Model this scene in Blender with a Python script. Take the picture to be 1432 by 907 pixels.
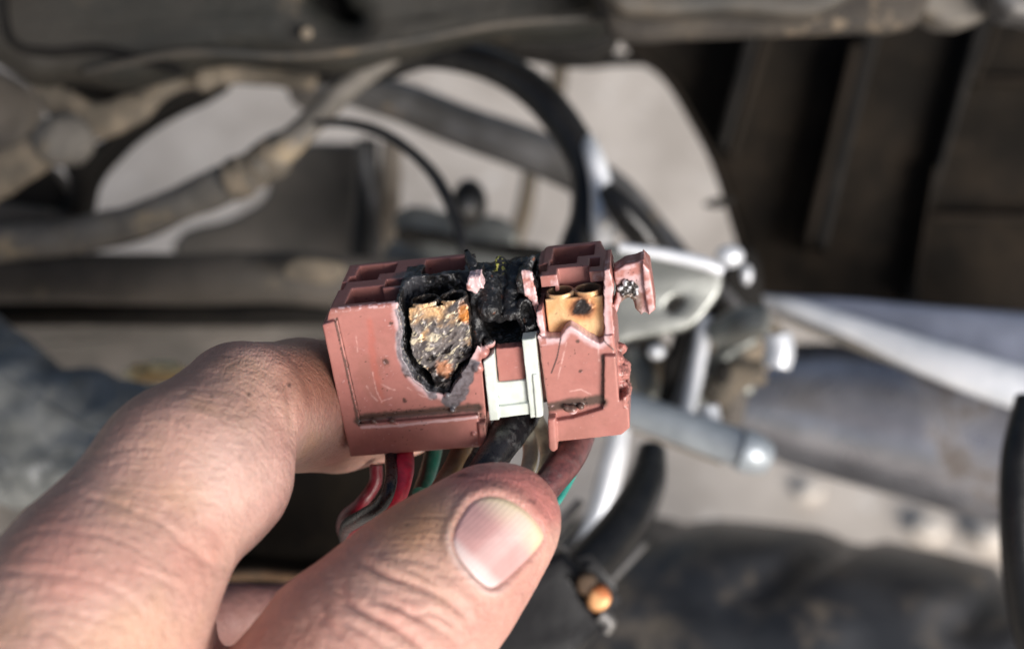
import bpy, bmesh, math, random
import numpy as np
from mathutils import Matrix, Vector, Euler

for o in list(bpy.data.objects):
    bpy.data.objects.remove(o, do_unlink=True)
scene = bpy.context.scene
random.seed(7)
rng = np.random.default_rng(11)

# ------------------------------------------------------------------ camera, sky, sun
FPX = 1432 * 50 / 36.0            # focal length in photograph pixels
CAM_H = 0.948
PITCH = math.radians(55)          # below the horizon
cam_d = bpy.data.cameras.new('camera')
cam = bpy.data.objects.new('camera', cam_d)
scene.collection.objects.link(cam)
cam.location = (0, 0, CAM_H)
cam.rotation_euler = (math.pi / 2 - PITCH, 0, 0)
cam_d.lens = 50
cam_d.sensor_width = 36
cam_d.clip_start = 0.01
cam_d.clip_end = 300
cam_d.dof.use_dof = True
cam_d.dof.focus_distance = 0.2035
cam_d.dof.aperture_fstop = 12.5
scene.camera = cam

world = bpy.data.worlds.new('World')
scene.world = world
world.use_nodes = True
wn = world.node_tree.nodes
wl = world.node_tree.links
wn.clear()
SUN_EL, SUN_ROT = math.radians(27), math.radians(180 - 22)
sky = wn.new('ShaderNodeTexSky')
sky.sky_type = 'NISHITA'
sky.sun_disc = False
sky.sun_elevation = SUN_EL
sky.sun_rotation = SUN_ROT
sky.dust_density = 3.0
sky.ozone_density = 0.6
sky.air_density = 1.0
bg = wn.new('ShaderNodeBackground')
bg.inputs['Strength'].default_value = 0.075
wo = wn.new('ShaderNodeOutputWorld')
wl.new(sky.outputs[0], bg.inputs[0])
wl.new(bg.outputs[0], wo.inputs[0])

sd = bpy.data.lights.new('sun', 'SUN')
sd.energy = 4.0
sd.angle = math.radians(30)
sd.color = (1.0, 0.97, 0.95)
sun = bpy.data.objects.new('sun', sd)
scene.collection.objects.link(sun)
# behind the photographer's right shoulder
saz = math.radians(180 - 36)      # compass-like, 0 = +Y
sdir = Vector((math.sin(saz) * math.cos(SUN_EL), math.cos(saz) * math.cos(SUN_EL), math.sin(SUN_EL)))
sun.rotation_euler = sdir.to_track_quat('Z', 'Y').to_euler()
sun.location = (-1, -2, 4)
sky.sun_rotation = saz

scene.render.engine = 'CYCLES'
scene.view_settings.view_transform = 'Standard'
scene.view_settings.look = 'None'
scene.view_settings.exposure = 0.30
scene.view_settings.gamma = 1.0

# ------------------------------------------------------------------ spaces
CM = np.array(Euler((math.pi / 2 - PITCH, 0, 0)).to_matrix())
CL = np.array([0, 0, CAM_H])


def C(px, py, d):                 # millimetres in the viewing frame
    return np.array([(px - 716) * d / FPX, -(py - 453.5) * d / FPX, -d], float)


def toW(P):                       # viewing frame (mm) -> world metres
    return (np.asarray(P, float) * 0.001) @ CM.T + CL


def S(px, py, d):
    return toW(C(px, py, d))


def proj(Pc):                     # mm in the viewing frame -> photograph pixels
    d = -Pc[:, 2]
    return np.stack([Pc[:, 0] * FPX / d + 716, -Pc[:, 1] * FPX / d + 453.5], 1)


# connector's own axes
U = np.array([0.985, 0.097, 0.146]); U /= np.linalg.norm(U)
V = np.array([-0.150, 0.890, 0.430]); V -= U * (U @ V); V /= np.linalg.norm(V)
Wv = np.cross(U, V)
ORG = C(453, 433, 203)


def loc2cam(L):
    L = np.asarray(L, float)
    return ORG + L[..., 0:1] * U + L[..., 1:2] * V + L[..., 2:3] * Wv


def onface(px, py, w=0.0):        # point of the front-parallel plane seen there -> (u, v)
    r = C(px, py, 1.0)
    t = ((ORG + w * Wv) @ Wv) / (r @ Wv)
    q = r * t - ORG
    return (q @ U, q @ V)


def ontop(px, py, v=0.0):         # -> (u, w)
    r = C(px, py, 1.0)
    t = ((ORG + v * V) @ V) / (r @ V)
    q = r * t - ORG
    return (q @ U, q @ Wv)


# ------------------------------------------------------------------ noise
def _hash(i, j, k, seed):
    n = (i.astype(np.int64) * 374761393 + j.astype(np.int64) * 668265263 + k.astype(np.int64) * 2147483647 + seed * 974634777) & 0xffffffff
    n = ((n ^ (n >> 13)) * 1274126177) & 0xffffffff
    n = n ^ (n >> 16)
    return (n & 0xffff).astype(np.float32) / 32767.5 - 1.0


def vnoise(P, scale, seed=0):
    Q = np.asarray(P, np.float32) / scale
    if Q.shape[1] == 2:
        Q = np.concatenate([Q, np.full((len(Q), 1), 0.37, np.float32)], 1)
    I = np.floor(Q); F = Q - I; F = F * F * (3 - 2 * F)
    I = I.astype(np.int64)
    out = 0
    for dx in (0, 1):
        for dy in (0, 1):
            for dz in (0, 1):
                w = (F[:, 0] if dx else 1 - F[:, 0]) * (F[:, 1] if dy else 1 - F[:, 1]) * (F[:, 2] if dz else 1 - F[:, 2])
                out = out + w * _hash(I[:, 0] + dx, I[:, 1] + dy, I[:, 2] + dz, seed)
    return out


def fbm(P, scale, octs=4, seed=0, gain=0.5):
    a, s, o = 1.0, 0.0, 0
    for k in range(octs):
        o = o + a * vnoise(P, scale, seed + k * 17); s += a; a *= gain; scale *= 0.48
    return o / s


def sstep(a, b, x):
    t = np.clip((x - a) / (b - a), 0, 1)
    return t * t * (3 - 2 * t)


# ------------------------------------------------------------------ signed distances
def poly2(X, Y, pts):
    pts = np.asarray(pts, float)
    d = np.full(X.shape, 1e9); s = np.ones(X.shape)
    n = len(pts)
    for i in range(n):
        a = pts[i]; b = pts[i - 1]
        ex, ey = b - a
        wx, wy = X - a[0], Y - a[1]
        t = np.clip((wx * ex + wy * ey) / (ex * ex + ey * ey + 1e-12), 0, 1)
        d = np.minimum(d, (wx - ex * t) ** 2 + (wy - ey * t) ** 2)
        c1 = Y >= a[1]; c2 = Y < b[1]; c3 = ex * wy > ey * wx
        flip = (c1 & c2 & c3) | (~c1 & ~c2 & ~c3)
        s = np.where(flip, -s, s)
    return s * np.sqrt(d)


def line2(X, Y, pts):
    d = np.full(X.shape, 1e9)
    for a, b in zip(pts[:-1], pts[1:]):
        ex, ey = b[0] - a[0], b[1] - a[1]
        wx, wy = X - a[0], Y - a[1]
        t = np.clip((wx * ex + wy * ey) / (ex * ex + ey * ey + 1e-12), 0, 1)
        d = np.minimum(d, (wx - ex * t) ** 2 + (wy - ey * t) ** 2)
    return np.sqrt(d)


def smin(a, b, k):
    h = np.clip(0.5 + 0.5 * (b - a) / k, 0, 1)
    return b * (1 - h) + a * h - k * h * (1 - h)


def smax(a, b, k):
    return -smin(-a, -b, k)


class Grid:
    def __init__(s, lo, hi, h):
        s.h = h
        s.ax = [np.arange(lo[i], hi[i] + h, h, dtype=np.float32) for i in range(3)]
        s.F = np.full([len(a) for a in s.ax], 50.0, np.float32)
        s.lo = lo

    def win(s, lo, hi):
        sl = []
        for i in range(3):
            a = int(np.searchsorted(s.ax[i], lo[i])); b = int(np.searchsorted(s.ax[i], hi[i]))
            sl.append(slice(max(a, 0), max(b, a + 1)))
        return tuple(sl)

    def XYZ(s, sl):
        return (s.ax[0][sl[0]][:, None, None], s.ax[1][sl[1]][None, :, None], s.ax[2][sl[2]][None, None, :])

    def prism(s, pts, axis, lo, hi, r=0.2, jag=0.0, jscale=0.5, seed=0, pad=1.2):
        """extruded outline; axis 'w': pts are (u, v); axis 'v': pts are (u, w)"""
        pts = np.asarray(pts, float)
        m, M = pts.min(0) - pad, pts.max(0) + pad
        if axis == 'w':
            sl = s.win((m[0], m[1], lo - pad), (M[0], M[1], hi + pad))
            A, B = np.meshgrid(s.ax[0][sl[0]], s.ax[1][sl[1]], indexing='ij')
            e = s.ax[2][sl[2]]
        else:
            sl = s.win((m[0], lo - pad, m[1]), (M[0], hi + pad, M[1]))
            A, B = np.meshgrid(s.ax[0][sl[0]], s.ax[2][sl[2]], indexing='ij')
            e = s.ax[1][sl[1]]
        d2 = poly2(A, B, pts)
        if jag:
            q = np.stack([A.ravel(), B.ravel()], 1)
            d2 = d2 + jag * fbm(q, jscale, 3, seed).reshape(A.shape)
        de = np.abs(e - (lo + hi) / 2) - (hi - lo) / 2
        if axis == 'w':
            a, b = d2[:, :, None] + r, de[None, None, :] + r
        else:
            a, b = d2[:, None, :] + r, de[None, :, None] + r
        d = np.minimum(np.maximum(a, b), 0) + np.sqrt(np.maximum(a, 0) ** 2 + np.maximum(b, 0) ** 2) - r
        return sl, d.astype(np.float32)

    def add(s, sd_, k=0.0):
        sl, d = sd_
        s.F[sl] = smin(s.F[sl], d, k) if k else np.minimum(s.F[sl], d)

    def cut(s, sd_, k=0.0):
        sl, d = sd_
        s.F[sl] = smax(s.F[sl], -d, k) if k else np.maximum(s.F[sl], -d)

    def capsule(s, a, b, ra, rb, pad=1.5, flat=None):
        a = np.asarray(a, float); b = np.asarray(b, float)
        R = max(ra, rb) + pad
        sl = s.win(np.minimum(a, b) - R, np.maximum(a, b) + R)
        X, Y, Z = s.XYZ(sl)
        ab = b - a; L2 = ab @ ab + 1e-9
        px, py, pz = X - a[0], Y - a[1], Z - a[2]
        t = np.clip((px * ab[0] + py * ab[1] + pz * ab[2]) / L2, 0, 1)
        d = np.sqrt((px - ab[0] * t) ** 2 + (py - ab[1] * t) ** 2 + (pz - ab[2] * t) ** 2) - (ra + (rb - ra) * t)
        return sl, d.astype(np.float32)

    def mesh(s):
        F = s.F; h = s.h
        sg = F < 0
        act = sg[:-1, :-1, :-1].copy(); allv = act.copy()
        for dx in (0, 1):
            for dy in (0, 1):
                for dz in (0, 1):
                    q = sg[dx:sg.shape[0] - 1 + dx, dy:sg.shape[1] - 1 + dy, dz:sg.shape[2] - 1 + dz]
                    act |= q; allv &= q
        act &= ~allv
        I = np.argwhere(act)
        vid = np.full(act.shape, -1, np.int64)
        vid[act] = np.arange(len(I))
        acc = np.zeros((len(I), 3)); cnt = np.zeros(len(I))
        corners = [(x, y, z) for x in (0, 1) for y in (0, 1) for z in (0, 1)]
        val = {c: F[I[:, 0] + c[0], I[:, 1] + c[1], I[:, 2] + c[2]] for c in corners}
        for c in corners:
            for ax in range(3):
                if c[ax] == 0:
                    e = list(c); e[ax] = 1; e = tuple(e)
                    m = (val[c] < 0) != (val[e] < 0)
                    t = val[c][m] / (val[c][m] - val[e][m])
                    p = np.tile(np.array(c, float), (m.sum(), 1)); p[:, ax] += t
                    acc[m] += p; cnt[m] += 1
        V_ = (I + acc / cnt[:, None]) * h + np.array([a[0] for a in s.ax])
        faces = []
        for ax in range(3):
            o = [1, 2] if ax == 0 else ([2, 0] if ax == 1 else [0, 1])
            a0 = [slice(None)] * 3; a1 = [slice(None)] * 3
            a0[ax] = slice(0, -1); a1[ax] = slice(1, None)
            ch = sg[tuple(a0)] != sg[tuple(a1)]
            E = np.argwhere(ch)
            ok = (E[:, o[0]] > 0) & (E[:, o[1]] > 0) & (E[:, o[0]] < vid.shape[o[0]]) & (E[:, o[1]] < vid.shape[o[1]])
            E = E[ok]
            inside = sg[E[:, 0], E[:, 1], E[:, 2]]
            def g(d0, d1):
                Q = E.copy(); Q[:, o[0]] -= d0; Q[:, o[1]] -= d1
                return vid[Q[:, 0], Q[:, 1], Q[:, 2]]
            q = np.stack([g(1, 1), g(0, 1), g(0, 0), g(1, 0)], 1)
            q[~inside] = q[~inside][:, ::-1]
            faces.append(q)
        return V_, np.concatenate(faces)


def normals_of(V_, Fq):
    a, b, c, d = (V_[Fq[:, i]] for i in range(4))
    fn = np.cross(c - a, d - b)
    N = np.zeros_like(V_)
    for i in range(4):
        for ax in range(3):
            N[:, ax] += np.bincount(Fq[:, i], fn[:, ax], len(V_))
    N /= np.linalg.norm(N, axis=1, keepdims=True) + 1e-12
    return N


# ------------------------------------------------------------------ objects
def link(o, parent=None):
    scene.collection.objects.link(o)
    if parent is not None:
        o.parent = parent
    return o


def tag(o, label=None, cat=None, group=None, kind=None):
    if label: o['label'] = label
    if cat: o['category'] = cat
    if group: o['group'] = group
    if kind: o['kind'] = kind
    return o


def empty(name, loc, label, cat, group=None):
    e = bpy.data.objects.new(name, None)
    e.empty_display_size = 0.01
    e.location = loc
    link(e)
    tag(e, label, cat, group)
    return e


bases = {}


def base_of(parent):
    b = np.zeros(3)
    while parent is not None:
        b = b + np.array(parent.location); parent = parent.parent
    return b


def mesh_obj(name, Vw, F, mat, parent=None, smooth=True, sharp=None, colors=None, loc=None):
    """Vw in world metres"""
    b = base_of(parent)
    if loc is not None:
        b = b + (np.asarray(loc) - b)
    me = bpy.data.meshes.new(name)
    Vl = np.asarray(Vw) - b
    if isinstance(F, np.ndarray):
        k = F.shape[1]
        me.vertices.add(len(Vl)); me.vertices.foreach_set('co', Vl.astype(np.float32).ravel())
        me.loops.add(F.size); me.loops.foreach_set('vertex_index', F.astype(np.int32).ravel())
        me.polygons.add(len(F)); me.polygons.foreach_set('loop_start', np.arange(0, F.size, k, dtype=np.int32))
        me.update(calc_edges=True); me.validate()
    else:
        me.from_pydata([tuple(v) for v in Vl], [], F); me.update()
    me.polygons.foreach_set('use_smooth', [smooth] * len(me.polygons))
    if sharp:
        me.set_sharp_from_angle(angle=math.radians(sharp))
    if colors is not None:
        ca = me.color_attributes.new('col', 'FLOAT_COLOR', 'POINT')
        c4 = np.concatenate([colors, np.ones((len(colors), 1))], 1) if colors.shape[1] == 3 else colors
        ca.data.foreach_set('color', c4.astype(np.float32).ravel())
    me.materials.append(mat)
    o = bpy.data.objects.new(name, me)
    if loc is not None:
        o.location = Vector(loc) - Vector(base_of(parent))
    return link(o, parent)


# ------------------------------------------------------------------ materials
def srgb(r, g, b):
    f = lambda c: (c / 255 / 12.92) if c / 255 <= 0.04045 else ((c / 255 + 0.055) / 1.055) ** 2.4
    return (f(r), f(g), f(b))


def mk(name, c1, c2=None, s1=3.0, c3=None, s3=10.0, t3=0.55, w3=0.06, rough=0.5, metal=0.0, bump=0.0, bs=0.5, rvar=0.12, attr=False,
       spec=0.5, sss=0.0, sub=(1, .35, .2), ramp=(0.35, 0.65), coat=0.0, stretch=None, rough3=None):
    m = bpy.data.materials.new(name); m.use_nodes = True
    nt = m.node_tree; N = nt.nodes; L = nt.links
    p = N['Principled BSDF']
    tc = N.new('ShaderNodeTexCoord')
    vec = tc.outputs['Object']
    if stretch:
        mp = N.new('ShaderNodeMapping'); L.new(vec, mp.inputs[0]); mp.inputs['Scale'].default_value = stretch[:3]
        mp.inputs['Rotation'].default_value = stretch[3] if len(stretch) > 3 else (0, 0, 0)
        vec = mp.outputs[0]

    def noise(scale_mm, detail=6, rough_=0.6):
        n = N.new('ShaderNodeTexNoise'); L.new(vec, n.inputs['Vector'])
        n.inputs['Scale'].default_value = 1000.0 / scale_mm
        n.inputs['Detail'].default_value = detail; n.inputs['Roughness'].default_value = rough_
        return n.outputs['Fac']

    def rmp(x, a, b):
        r = N.new('ShaderNodeMapRange'); L.new(x, r.inputs[0]); r.inputs[1].default_value = a; r.inputs[2].default_value = b
        r.interpolation_type = 'SMOOTHSTEP'
        return r.outputs[0]

    def mix(f, a, b, mode='MIX'):
        x = N.new('ShaderNodeMix'); x.data_type = 'RGBA'; x.blend_type = mode
        if f is None: x.inputs[0].default_value = 1.0
        else: L.new(f, x.inputs[0])
        for v, s in ((a, 6), (b, 7)):
            if isinstance(v, tuple): x.inputs[s].default_value = (*v, 1)
            else: L.new(v, x.inputs[s])
        return x.outputs[2]

    if attr:
        at = N.new('ShaderNodeAttribute'); at.attribute_name = 'col'
        col = at.outputs['Color']
        v = rmp(noise(s1), 0.2, 0.8)
        g = N.new('ShaderNodeMapRange'); L.new(v, g.inputs[0]); g.inputs[3].default_value = 0.93; g.inputs[4].default_value = 1.06
        cc = N.new('ShaderNodeCombineColor')
        for i in range(3): L.new(g.outputs[0], cc.inputs[i])
        col = mix(None, col, cc.outputs[0], 'MULTIPLY')
    else:
        col = c1 if c2 is None else mix(rmp(noise(s1), *ramp), c1, c2)
    f3 = None
    if c3 is not None:
        f3 = rmp(noise(s3, 9, 0.7), t3 - w3, t3 + w3)
        col = mix(f3, col, c3)
    if isinstance(col, tuple): p.inputs['Base Color'].default_value = (*col, 1)
    else: L.new(col, p.inputs['Base Color'])
    p.inputs['Metallic'].default_value = metal
    p.inputs['Specular IOR Level'].default_value = spec
    p.inputs['Coat Weight'].default_value = coat
    r = N.new('ShaderNodeMapRange'); L.new(noise(s1 * 0.4), r.inputs[0])
    r.inputs[3].default_value = max(rough - rvar, 0.02); r.inputs[4].default_value = min(rough + rvar, 1)
    ro = r.outputs[0]
    if f3 is not None and rough3 is not None:
        mm = N.new('ShaderNodeMix'); L.new(f3, mm.inputs[0]); L.new(ro, mm.inputs[2]); mm.inputs[3].default_value = rough3
        ro = mm.outputs[0]
        if metal > 0:
            m2 = N.new('ShaderNodeMix'); L.new(f3, m2.inputs[0]); m2.inputs[2].default_value = metal; m2.inputs[3].default_value = 0.1
            L.new(m2.outputs[0], p.inputs['Metallic'])
    L.new(ro, p.inputs['Roughness'])
    if sss:
        p.inputs['Subsurface Weight'].default_value = sss
        p.inputs['Subsurface Radius'].default_value = sub
        p.inputs['Subsurface Scale'].default_value = 0.0016
    if bump:
        b = N.new('ShaderNodeBump'); b.inputs['Strength'].default_value = 1.0; b.inputs['Distance'].default_value = bump * 0.001
        L.new(noise(bs, 8, 0.65), b.inputs['Height']); L.new(b.outputs[0], p.inputs['Normal'])
    return m


def attr_rough(m, name='rgh'):
    pass


M = {}
M['housing'] = mk('salmon_plastic', (1, 1, 1), attr=True, s1=0.9, rough=0.34, rvar=0.08, bump=0.010, bs=0.7, spec=0.5, sss=0.05, sub=(1, .4, .3))
M['char'] = mk('charred_plastic', (1, 1, 1), attr=True, s1=0.3, rough=0.38, rvar=0.22, bump=0.12, bs=0.4, spec=0.6)
M['brass'] = mk('scorched_terminal', (1, 1, 1), attr=True, s1=0.35, rough=0.42, rvar=0.15, metal=0.35, bump=0.05, bs=0.5)
M['clip'] = mk('white_clip', srgb(214, 222, 216), srgb(196, 204, 196), 3, rough=0.38, bump=0.01, bs=0.5, sss=0.15, sub=(.8, .8, .6), c3=srgb(140, 132, 110), s3=0.9, t3=0.68)
M['skin'] = mk('skin', (1, 1, 1), attr=True, s1=1.1, rough=0.5, rvar=0.1, sss=0.25, sub=(1, .30, .16), spec=0.42)
M['nail'] = mk('nail', (1, 1, 1), attr=True, s1=2.5, rough=0.36, rvar=0.05, bump=0.02, bs=1.4, spec=0.35, coat=0.0)

M['nail'].node_tree.nodes['Principled BSDF'].inputs['Roughness'].default_value = 0.4
# skin fine relief: cell pattern and stretched wrinkles
nt = M['skin'].node_tree; N = nt.nodes; L = nt.links
tc = N.new('ShaderNodeTexCoord')
mp = N.new('ShaderNodeMapping'); mp.inputs['Rotation'].default_value = (0, 0, math.radians(-40)); mp.inputs['Scale'].default_value = (1.9, 0.8, 1.0)
L.new(tc.outputs['Object'], mp.inputs[0])
vo = N.new('ShaderNodeTexVoronoi'); vo.feature = 'DISTANCE_TO_EDGE'; vo.inputs['Scale'].default_value = 1150; L.new(mp.outputs[0], vo.inputs['Vector'])
no = N.new('ShaderNodeTexNoise'); no.inputs['Scale'].default_value = 900; no.inputs['Detail'].default_value = 5; L.new(mp.outputs[0], no.inputs['Vector'])
nb = N.new('ShaderNodeTexNoise'); nb.inputs['Scale'].default_value = 260; nb.inputs['Detail'].default_value = 4; nb.inputs['Distortion'].default_value = 1.5; L.new(mp.outputs[0], nb.inputs['Vector'])
b1 = N.new('ShaderNodeBump'); b1.inputs['Distance'].default_value = 0.00005; L.new(vo.outputs['Distance'], b1.inputs['Height'])
b1.inputs['Strength'].default_value = 1.0; b1.inputs['Distance'].default_value = 0.00016
b2 = N.new('ShaderNodeBump'); b2.inputs['Distance'].default_value = 0.00011; L.new(no.outputs['Fac'], b2.inputs['Height']); L.new(b1.outputs[0], b2.inputs['Normal'])
mq = N.new('ShaderNodeMapping'); mq.inputs['Rotation'].default_value = (0, 0, math.radians(-48)); mq.inputs['Scale'].default_value = (0.22, 1.5, 1.0); L.new(tc.outputs['Object'], mq.inputs[0])
nw = N.new('ShaderNodeTexNoise'); nw.inputs['Scale'].default_value = 800; nw.inputs['Detail'].default_value = 4; nw.inputs['Distortion'].default_value = 0.6; L.new(mq.outputs[0], nw.inputs['Vector'])
b4 = N.new('ShaderNodeBump'); b4.inputs['Distance'].default_value = 0.00022; L.new(nw.outputs['Fac'], b4.inputs['Height']); L.new(b2.outputs[0], b4.inputs['Normal']); b2 = b4
b3 = N.new('ShaderNodeBump'); b3.inputs['Distance'].default_value = 0.00022; L.new(nb.outputs['Fac'], b3.inputs['Height']); L.new(b2.outputs[0], b3.inputs['Normal'])
L.new(b3.outputs[0], N['Principled BSDF'].inputs['Normal'])

M['concrete'] = mk('concrete', srgb(200, 191, 181), srgb(178, 169, 159), 60, rough=0.85, bump=0.8, bs=9, c3=srgb(222, 217, 210), s3=26, t3=0.62)
M['dusty'] = mk('dusty_dark_plastic', srgb(46, 45, 42), srgb(72, 66, 58), 26, rough=0.6, bump=0.3, bs=2, c3=srgb(100, 88, 72), s3=22, t3=0.62, rough3=0.9)
M['dusty_green'] = mk('dusty_olive_casing', srgb(28, 29, 26), srgb(46, 43, 38), 42, rough=0.55, spec=.3, bump=0.3, bs=3, c3=srgb(84, 73, 58), s3=30, t3=0.66, rough3=0.9)
M['tan'] = mk('mud_tan', srgb(124, 112, 96), srgb(90, 83, 73), 11, rough=0.85, bump=0.5, bs=3, c3=srgb(70, 64, 56), s3=12, t3=0.6)
M['rail'] = mk('dusty_rail', srgb(66, 60, 53), srgb(46, 42, 38), 12, rough=0.8, bump=0.5, bs=3, c3=srgb(122, 108, 90), s3=14, t3=0.6)
M['greytan'] = mk('dusty_tube', srgb(108, 103, 96), srgb(84, 80, 75), 12, rough=0.7, bump=0.4, bs=3, c3=srgb(140, 125, 102), s3=16, t3=0.6)
M['bar'] = mk('dusty_bar', srgb(86, 80, 74), srgb(70, 66, 61), 16, rough=0.7, bump=0.3, bs=3, c3=srgb(108, 98, 84), s3=16, t3=0.62)
M['black'] = mk('black_rubber', (0.005, 0.005, 0.0055), (0.014, 0.0135, 0.013), 9, rough=0.30, spec=.45, bump=0.1, bs=2)
M['plug'] = mk('plug_plastic', (0.006, 0.006, 0.007), (0.012, 0.012, 0.013), 9, rough=0.4, bump=0.1, bs=2, spec=.3)
M['matt_black'] = mk('matt_black', (0.005, 0.0045, 0.004), (0.011, 0.0095, 0.008), 12, spec=0.2, rough=0.7, bump=0.1, bs=2)
M['shroud'] = mk('dark_brown_shroud', (0.008, 0.0065, 0.005), (0.014, 0.011, 0.008), 30, spec=0.12, rough=0.8, bump=0.2, bs=3, c3=(0.026, 0.019, 0.013), s3=60, t3=0.56, w3=0.12)
M['rib'] = mk('dark_rib', (0.015, 0.012, 0.009), (0.021, 0.016, 0.012), 20, rough=0.8, spec=0.12)
M['steel'] = mk('grey_steel', srgb(118, 117, 117), srgb(92, 90, 88), 12, rough=0.5, metal=0.55, bump=0.1, bs=3, c3=srgb(120, 106, 88), s3=18, t3=0.66, rough3=0.8)
M['shield'] = mk('shield_metal', srgb(170, 175, 192), srgb(146, 151, 166), 18, rough=0.36, metal=0.35, bump=0.15, bs=5)
M['chrome'] = mk('highlight_metal', srgb(236, 238, 242), srgb(212, 216, 222), 14, rough=0.38, metal=0.35, bump=0.05, bs=4)
M['exhaust'] = mk('exhaust_metal', srgb(196, 195, 200), srgb(158, 157, 162), 25, rough=0.30, metal=0.8, bump=0.2, bs=6, c3=srgb(96, 88, 82), s3=40, t3=0.6, rough3=0.6)
M['zinc'] = mk('zinc_plate', srgb(136, 138, 134), srgb(112, 114, 110), 14, rough=0.34, metal=0.6, bump=0.1, bs=3)
M['alloy'] = mk('peg_metal', srgb(176, 184, 190), srgb(150, 158, 165), 10, rough=0.36, metal=0.4, bump=0.1, bs=3)
M['panel'] = mk('grey_panel', srgb(96, 90, 84), srgb(76, 72, 67), 22, rough=0.6, bump=0.2, bs=4)
M['beige'] = mk('beige_plastic', srgb(128, 119, 108), srgb(112, 103, 92), 14, rough=0.6)
M['tyre'] = mk('tyre_rubber', (0.018, 0.020, 0.024), (0.034, 0.036, 0.040), 22, rough=0.34, bump=0.3, bs=4, c3=srgb(122, 110, 94), s3=40, t3=0.60, w3=0.12, rough3=0.9)
M['cloth'] = mk('blue_grey_cloth', srgb(142, 144, 142), srgb(98, 101, 100), 16, rough=0.9, bump=0.5, bs=1.2, c3=srgb(166, 168, 168), s3=14, t3=0.64)
M['scrap'] = mk('yellow_scrap', srgb(222, 206, 160), srgb(186, 150, 96), 6, rough=0.7)
M['pebble'] = mk('pebble', srgb(214, 208, 200), srgb(190, 180, 168), 6, rough=0.8)
M['copper'] = mk('copper_terminal', srgb(214, 160, 110), srgb(150, 80, 40), 4, rough=0.4, metal=0.5)
M['brown'] = mk('dark_brown', (0.003, 0.0022, 0.0016), (0.007, 0.005, 0.003), 12, rough=0.8, spec=0.08)
M['rust'] = mk('rusty_band', (0.09, 0.045, 0.018), (0.05, 0.03, 0.015), 8, rough=0.7)


def wire_mat(name, c, c2=None, rough=0.4):
    return mk(name, c, c2 or tuple(x * 0.7 for x in c), 2.0, rough=rough, rvar=.2, bump=0.06, bs=0.8, c3=tuple(x * .5 + .06 for x in c), s3=1.6, t3=0.6, w3=.1)


# ------------------------------------------------------------------ builders for the surroundings
def catmull(P, n):
    P = np.asarray(P, float)
    Q = np.vstack([2 * P[0] - P[1], P, 2 * P[-1] - P[-2]])
    out = []
    for i in range(1, len(Q) - 2):
        for t in np.linspace(0, 1, n, endpoint=False):
            a, b, c, d = Q[i - 1], Q[i], Q[i + 1], Q[i + 2]
            out.append(0.5 * (2 * b + (c - a) * t + (2 * a - 5 * b + 4 * c - d) * t * t + (-a + 3 * b - 3 * c + d) * t ** 3))
    out.append(P[-1])
    return np.array(out)


def tube(name, pts, mat, parent, n=8, segs=24, flat=1.0, bumpy=0.0, bscale=5.0, cap=True, label=None, profile=None):
    """pts: (px, py, depth mm, radius in photograph pixels)"""
    A = []
    for p in pts:
        c = C(p[0], p[1], p[2]); A.append([*c, p[3] * p[2] / FPX])
    A = catmull(A, n)
    P, R = A[:, :3], np.maximum(A[:, 3], 0.05)
    T = np.gradient(P, axis=0); T /= np.linalg.norm(T, axis=1, keepdims=True) + 1e-9
    ref = np.array([0, 0, 1.0]); 
    if abs(T[0] @ ref) > 0.9: ref = np.array([0, 1.0, 0])
    a = ref - T[0] * (ref @ T[0]); a /= np.linalg.norm(a)
    Vs = []; th = np.linspace(0, 2 * np.pi, segs, endpoint=False)
    rings = []
    for i in range(len(P)):
        a = a - T[i] * (a @ T[i]); a /= np.linalg.norm(a)
        b = np.cross(T[i], a)
        rings.append((P[i], R[i], a.copy(), b))
    seq = []
    if cap:
        p, r, a_, b_ = rings[0]
        for q, s in ((-0.0, 0.0), (0.0, 0.86), (0.12, 0.97)):
            seq.append((p + T[0] * (q - 0.12) * r, r * s, a_, b_))
    seq += rings
    if cap:
        p, r, a_, b_ = rings[-1]
        for q, s in ((0.0, 0.97), (0.12, 0.86), (0.12, 0.0)):
            seq.append((p + T[-1] * q * r, r * s, a_, b_))
    for p, r, a_, b_ in seq:
        Vs.append(p + r * (np.cos(th)[:, None] * a_ * flat + np.sin(th)[:, None] * b_))
    Vc = np.concatenate(Vs)
    m = len(seq)
    idx = np.arange(m * segs).reshape(m, segs)
    F = np.stack([idx[:-1], np.roll(idx, -1, 1)[:-1], np.roll(idx, -1, 1)[1:], idx[1:]], -1).reshape(-1, 4)
    if bumpy:
        Nn = normals_of(Vc, F)
        Vc = Vc + Nn * (bumpy * fbm(Vc, bscale, 4, 5))[:, None]
    o = mesh_obj(name, toW(Vc), F, mat, parent, True, sharp=50)
    if label: tag(o, label)
    return o


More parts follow.
